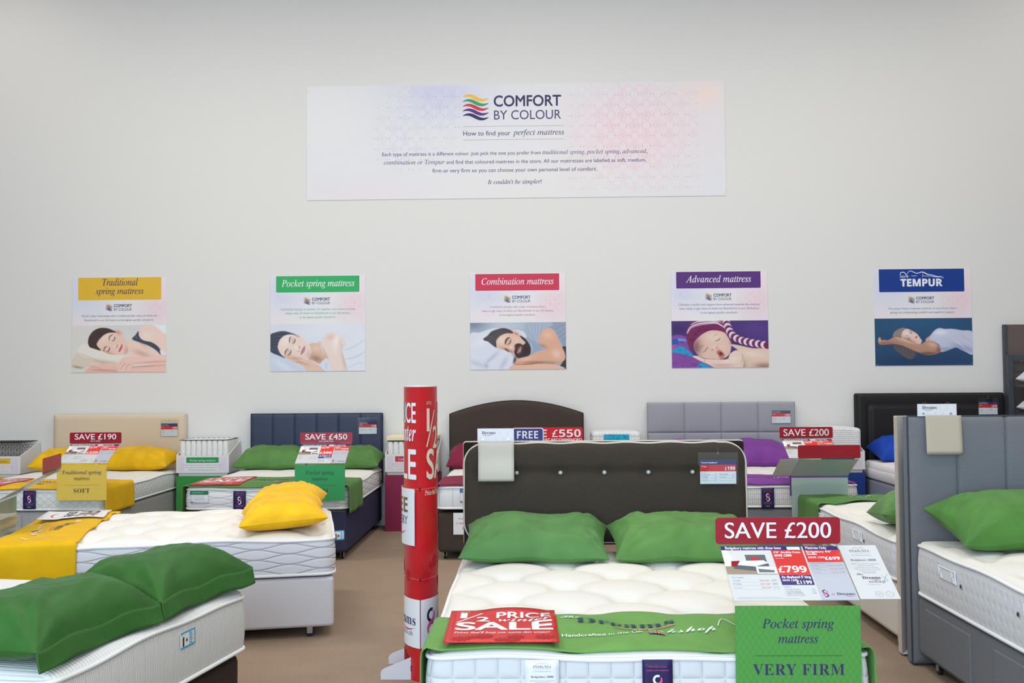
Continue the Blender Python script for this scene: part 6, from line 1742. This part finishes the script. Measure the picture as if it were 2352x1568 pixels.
ops += [('p', [(905, 1055), (1000, 1060), (1200, 1105), (1430, 1128), (1430, 1370), (1040, 1370), (1060, 1210), (1000, 1125)], (226, 200, 182), 2), ('B', 1350, 1340, 130, 40, 0, (150, 112, 96), .8), ('B', 1200, 1180, 160, 40, 8, (238, 218, 200), .8), ('B', 1080, 1330, 40, 70, 0, (176, 134, 116), .7),
 ('p', [(420, 1080), (450, 980), (540, 905), (650, 862), (760, 868), (850, 910), (900, 1000), (918, 1090), (885, 1190), (800, 1242), (680, 1244), (560, 1232), (470, 1185)], (224, 192, 176), 1.5), ('B', 450, 1090, 70, 120, 0, (120, 84, 84), .8), ('B', 700, 960, 110, 70, 0, (240, 216, 200), .8), ('B', 800, 1090, 60, 60, 0, (236, 200, 184), .7), ('B', 620, 1160, 80, 50, 0, (230, 190, 172), .7), ('b', 905, 1030, 16, 24, 0, (216, 160, 140), .9),
 ('s', [(538, 1156), (570, 1136), (592, 1108), (606, 1082)], 7, (84, 54, 52)), ('s', [(704, 1004), (738, 1000), (762, 984), (778, 962)], 7, (84, 54, 52)), ('s', [(680, 960), (700, 930), (740, 910)], 8, (196, 160, 144), 3), ('s', [(500, 1120), (520, 1080), (560, 1060)], 8, (150, 110, 100), 3),
 ('b', 690, 1085, 34, 26, -40, (238, 206, 190), .9), ('b', 668, 1122, 9, 7, 0, (110, 60, 52), .9), ('b', 728, 1098, 9, 7, 0, (110, 60, 52), .9),
 ('p', [(720, 1150), (760, 1120), (800, 1150), (830, 1190), (815, 1235), (770, 1242), (745, 1200)], (208, 124, 116), 1.5), ('b', 778, 1176, 26, 20, 30, (60, 20, 22), 1),
 ('p', [(400, 1205), (470, 1200), (560, 1238), (700, 1246), (860, 1246), (905, 1170), (1000, 1130), (1062, 1210), (1045, 1370), (740, 1370), (600, 1310), (470, 1250)], (234, 208, 194), 2), ('B', 800, 1330, 160, 26, 0, (200, 164, 148), .7), ('B', 900, 1260, 90, 30, -10, (246, 226, 214), .8), ('s', [(568, 1290), (560, 1262), (572, 1240)], 6, (190, 140, 124)), ('s', [(860, 1240), (895, 1256), (925, 1258)], 6, (196, 150, 134)), ('s', [(1058, 1180), (1066, 1240), (1040, 1330)], 6, (176, 130, 112)),
 ('p', [(322, 960), (330, 860), (380, 785), (440, 725), (800, 725), (845, 780), (880, 880), (884, 965), (840, 900), (760, 872), (650, 866), (545, 910), (455, 985), (412, 1060), (392, 1165), (345, 1050)], (122, 42, 92), 1.5)]
for i in range(46):
    a = i / 45; x = 370 + 500 * a; y = 1020 - 190 * math.sin(PI * min(1, a * 1.15)) + _rs.uniform(-36, 30); ops.append(('B', x, y, 7, 14, 0, (78, 22, 60), .6))
ops += [('s', [(336, 900), (380, 830), (470, 790), (600, 772), (730, 770), (840, 835)], 34, (226, 216, 230), 2, .95), ('s', [(385, 790), (470, 752), (600, 740), (720, 745), (800, 760)], 20, (226, 216, 230), 2, .95), ('s', [(360, 850), (450, 800), (600, 782), (760, 790)], 6, (122, 42, 92), 2, .9)]
T_ = cr([(852, 738), (868, 800), (900, 880), (955, 950), (1040, 995), (1130, 1020), (1230, 1040), (1330, 1058), (1425, 1072)], 8, False)
for i in range(0, len(T_) - 3, 3):
    ops.append(('s', [T_[i], T_[i + 1], T_[i + 3]], 96, (226, 216, 230) if (i // 3) % 2 else (116, 38, 88), 3))
photo(t, P, pm, (126, 737, 1414, 1360), ops, (78, 54, 120))
# 5 ---- the blue headed poster
t, D, P, k, pm = poster(3.534, 1.618, 1.0, 1.0, (156, 103, 1470, 1385), 0, 'poster', 'square poster with a blue TEMPUR heading and a woman floating asleep on blue', tint)
lattice(D, P, 1040, 420, 1450, 740, 62, 108, [(1290, 520, 210, (240, 212, 222))], .16)
D.rrect(*P(228, 408), *P(1378, 104), .011, (26, 62, 142), 2, bottom=True)
wt = (236, 238, 244)
D.text('TEMPUR', 'B', *P(800, 333), w=560 * k, h=98 * k, col=wt, ly=3, off=.022); D.text('\u00ae', 'r', *P(1092, 232), w=20 * k, col=wt, ly=3)
for pts, wd in (([(508, 218), (520, 208), (560, 212), (590, 205), (610, 208), (618, 222)], 7), ([(520, 195), (516, 165), (535, 146), (570, 148), (588, 165), (600, 178)], 9), ([(524, 190), (545, 196), (580, 188)], 5), ([(585, 168), (600, 190), (622, 196), (618, 215)], 7), ([(605, 178), (622, 150), (645, 130), (680, 136), (730, 160), (770, 156), (805, 144), (840, 150), (890, 175), (950, 186), (1010, 203), (1045, 208), (1070, 203)], 9), ([(660, 192), (700, 195), (748, 192)], 5), ([(815, 172), (822, 195), (818, 214)], 6), ([(822, 195), (880, 198), (940, 200), (1000, 212), (1072, 212), (1078, 204)], 7), ([(805, 150), (850, 165), (900, 186)], 4)):
    D.band([P(*q) for q in cr(pts, 5, False)], lambda a, wd=wd: wd * k * (.4 + .7 * math.sin(PI * a)), wt, 3)
logo_at(D, P, 615, 468, 558, k)
c5 = (120, 124, 160)
D.runs([('The unique Tempur material', 'r'), ('conforms to your body shape,', 'i')], *P(808, 640), 926 * k, col=c5); D.text('giving you outstanding comfort and superior support.', 'r', *P(808, 692), w=872 * k, col=c5)
D.build('print', parent=t.e, base=t.base)
photo(t, P, pm, (156, 760, 1470, 1385), [
 ('b', 800, 800, 700, 200, 0, (50, 92, 130), .8), ('b', 600, 1340, 700, 120, 0, (36, 62, 98), .8),
 ('p', [(408, 1115), (460, 1108), (560, 1130), (690, 1190), (712, 1235), (650, 1300), (560, 1275), (480, 1215), (430, 1180)], (92, 84, 92), 5), ('h', [(420, 1120), (470, 1200), (580, 1290)], [(690, 1190), (690, 1240), (650, 1290)], 12, [(138, 126, 126), (70, 64, 76)]),
 ('p', [(840, 1040), (900, 990), (950, 940), (960, 980), (960, 1080), (860, 1080)], (214, 176, 162), 2),
 ('p', [(895, 1055), (925, 970), (975, 915), (1030, 893), (1100, 905), (1200, 905), (1330, 925), (1480, 960), (1480, 1235), (1350, 1200), (1250, 1152), (1180, 1170), (1110, 1195), (1036, 1205), (1020, 1120), (960, 1075)], (200, 204, 226), 2), ('B', 1040, 950, 100, 40, 0, (232, 234, 244), .9), ('B', 1350, 1160, 160, 40, 16, (142, 150, 188), .8), ('B', 1120, 1170, 120, 26, 0, (150, 156, 190), .8), ('s', [(1225, 1040), (1290, 1100), (1400, 1190)], 10, (226, 230, 244), 4), ('s', [(1290, 950), (1360, 1020), (1470, 1090)], 8, (176, 182, 210), 4),
 ('p', [(515, 1020), (516, 950), (545, 905), (600, 900), (660, 925), (725, 965), (772, 1030), (790, 1060), (760, 1108), (700, 1095), (600, 1060)], (232, 200, 188), 1.5), ('B', 590, 960, 60, 40, 30, (246, 226, 216), .8), ('B', 620, 1050, 100, 20, 24, (170, 122, 108), .8),
 ('s', [(622, 935), (640, 930), (662, 948)], 7, (140, 100, 96)), ('s', [(628, 952), (645, 962), (658, 955)], 7, (92, 60, 60)), ('s', [(580, 1000), (595, 990), (612, 1000)], 7, (140, 100, 96)), ('s', [(600, 1020), (615, 1030), (632, 1012)], 7, (92, 60, 60)), ('b', 690, 985, 16, 14, 0, (248, 222, 212), .9), ('p', [(698, 1018), (710, 998), (728, 1004), (722, 1022)], (196, 92, 112), 1.2),
 ('p', [(400, 1005), (415, 950), (475, 905), (545, 885), (575, 900), (530, 935), (516, 1000), (516, 1030), (440, 1012)], (150, 132, 124), 2), ('h', [(405, 1000), (450, 930), (550, 890)], [(510, 1020), (512, 960), (560, 905)], 9, [(196, 178, 168), (104, 90, 88)]),
 ('p', [(205, 1082), (200, 1045), (212, 1012), (232, 1010), (245, 1045), (290, 1042), (335, 1048), (400, 1015), (450, 1008), (540, 1030), (650, 1070), (760, 1102), (850, 1062), (930, 1062), (1000, 1105), (1040, 1200), (960, 1238), (840, 1244), (710, 1200), (600, 1150), (500, 1112), (400, 1100), (240, 1106)], (186, 142, 122), 2), ('B', 560, 1050, 160, 22, 18, (226, 186, 164), .9), ('B', 930, 1110, 80, 36, 20, (222, 180, 158), .9), ('B', 300, 1085, 140, 16, 0, (150, 100, 86), .8), ('B', 860, 1225, 160, 20, 0, (120, 78, 66), .9), ('B', 226, 1040, 20, 30, 0, (228, 176, 160), .8), ('b', 1010, 1180, 30, 40, 0, (110, 72, 66), .6),
 ('b', 188, 1370, 5, 5, 0, (220, 224, 230), 1), ('b', 1455, 1358, 5, 5, 0, (220, 224, 230), 1)], (44, 78, 114))

# ------------------------------------------------------------------ the long banner
def tintb(pt, xl, yt, xr, yb):
    pt.im[:] = (228, 228, 232)
    pt.blob(760, 100, 260, 120, 0, (214, 214, 236), .9); pt.blob(150, 200, 220, 200, 0, (232, 232, 232), .8); pt.blob(1800, 330, 420, 200, 0, (238, 220, 226), .9); pt.blob(2150, 120, 140, 80, 0, (246, 222, 214), .9); pt.blob(1250, 560, 500, 120, 0, (232, 228, 226), .8); pt.blob(400, 620, 400, 60, 0, (234, 222, 228), .6)
xl, yt, xr, yb = 35, 55, 2294, 669.5
bw, bh = 4.399, 1.208
t, D, P, k, pm = poster(-2.375, 3.406, bw, bh, (xl, yt, xr, yb), 0, 'banner', 'long white banner reading COMFORT BY COLOUR high on the wall', tintb)
lattice(D, P, 380, 62, 1010, 662, 63, 112, [(760, 110, 190, (212, 212, 234)), (560, 330, 160, (222, 222, 234))], .15); lattice(D, P, 1430, 62, 2170, 662, 63, 112, [(1800, 300, 330, (238, 212, 220))], .15)
u, v = P(882, 246); logo_cbc(D, u, v - .005, 136 * k)
D.rect(P(884, 281)[0], P(884, 283)[1], P(1433, 283)[0], P(884, 281.5)[1], (150, 156, 176), 2); D.rect(P(884, 353)[0], P(884, 355)[1], P(1433, 355)[0], P(884, 353.5)[1], (150, 156, 176), 2)
cb = (80, 80, 124)
D.runs([('How to find your', 'r'), ('perfect mattress', 'i')], *P(1157, 331), 545 * k, col=(66, 64, 108), k=1.18)
D.runs([('Each type of mattress is a different colour. Just pick the one you prefer from', 'r'), ('traditional spring, pocket spring, advanced,', 'i')], *P(1160, 436), 1430 * k, col=cb, k=1.16)
D.runs([('combination or Tempur', 'i'), ('and find that coloured mattress in the store. All our mattresses are labelled as soft, medium,', 'r')], *P(1161, 482), 1416 * k, col=cb, k=1.16)
D.text('firm or very firm so you can choose your own personal level of comfort.', 'r', *P(1160, 528), w=886 * k, col=cb)
D.text("It couldn't be simpler!", 'i', *P(1160, 593), w=290 * k, col=(66, 64, 108), off=.004)
for x, y in ((45, 80), (445, 76), (850, 74), (1255, 66), (1580, 62), (1920, 58), (2280, 52), (45, 370), (2288, 345), (45, 672), (850, 668), (1260, 664), (1580, 660), (2290, 652)):
    if 57 < y < 667: D.poly([(P(x, y)[0] + .004 * math.cos(a * PI / 4), P(x, y)[1] + .004 * math.sin(a * PI / 4)) for a in range(8)], (196, 196, 202), 2)
D.build('print', parent=t.e, base=t.base)
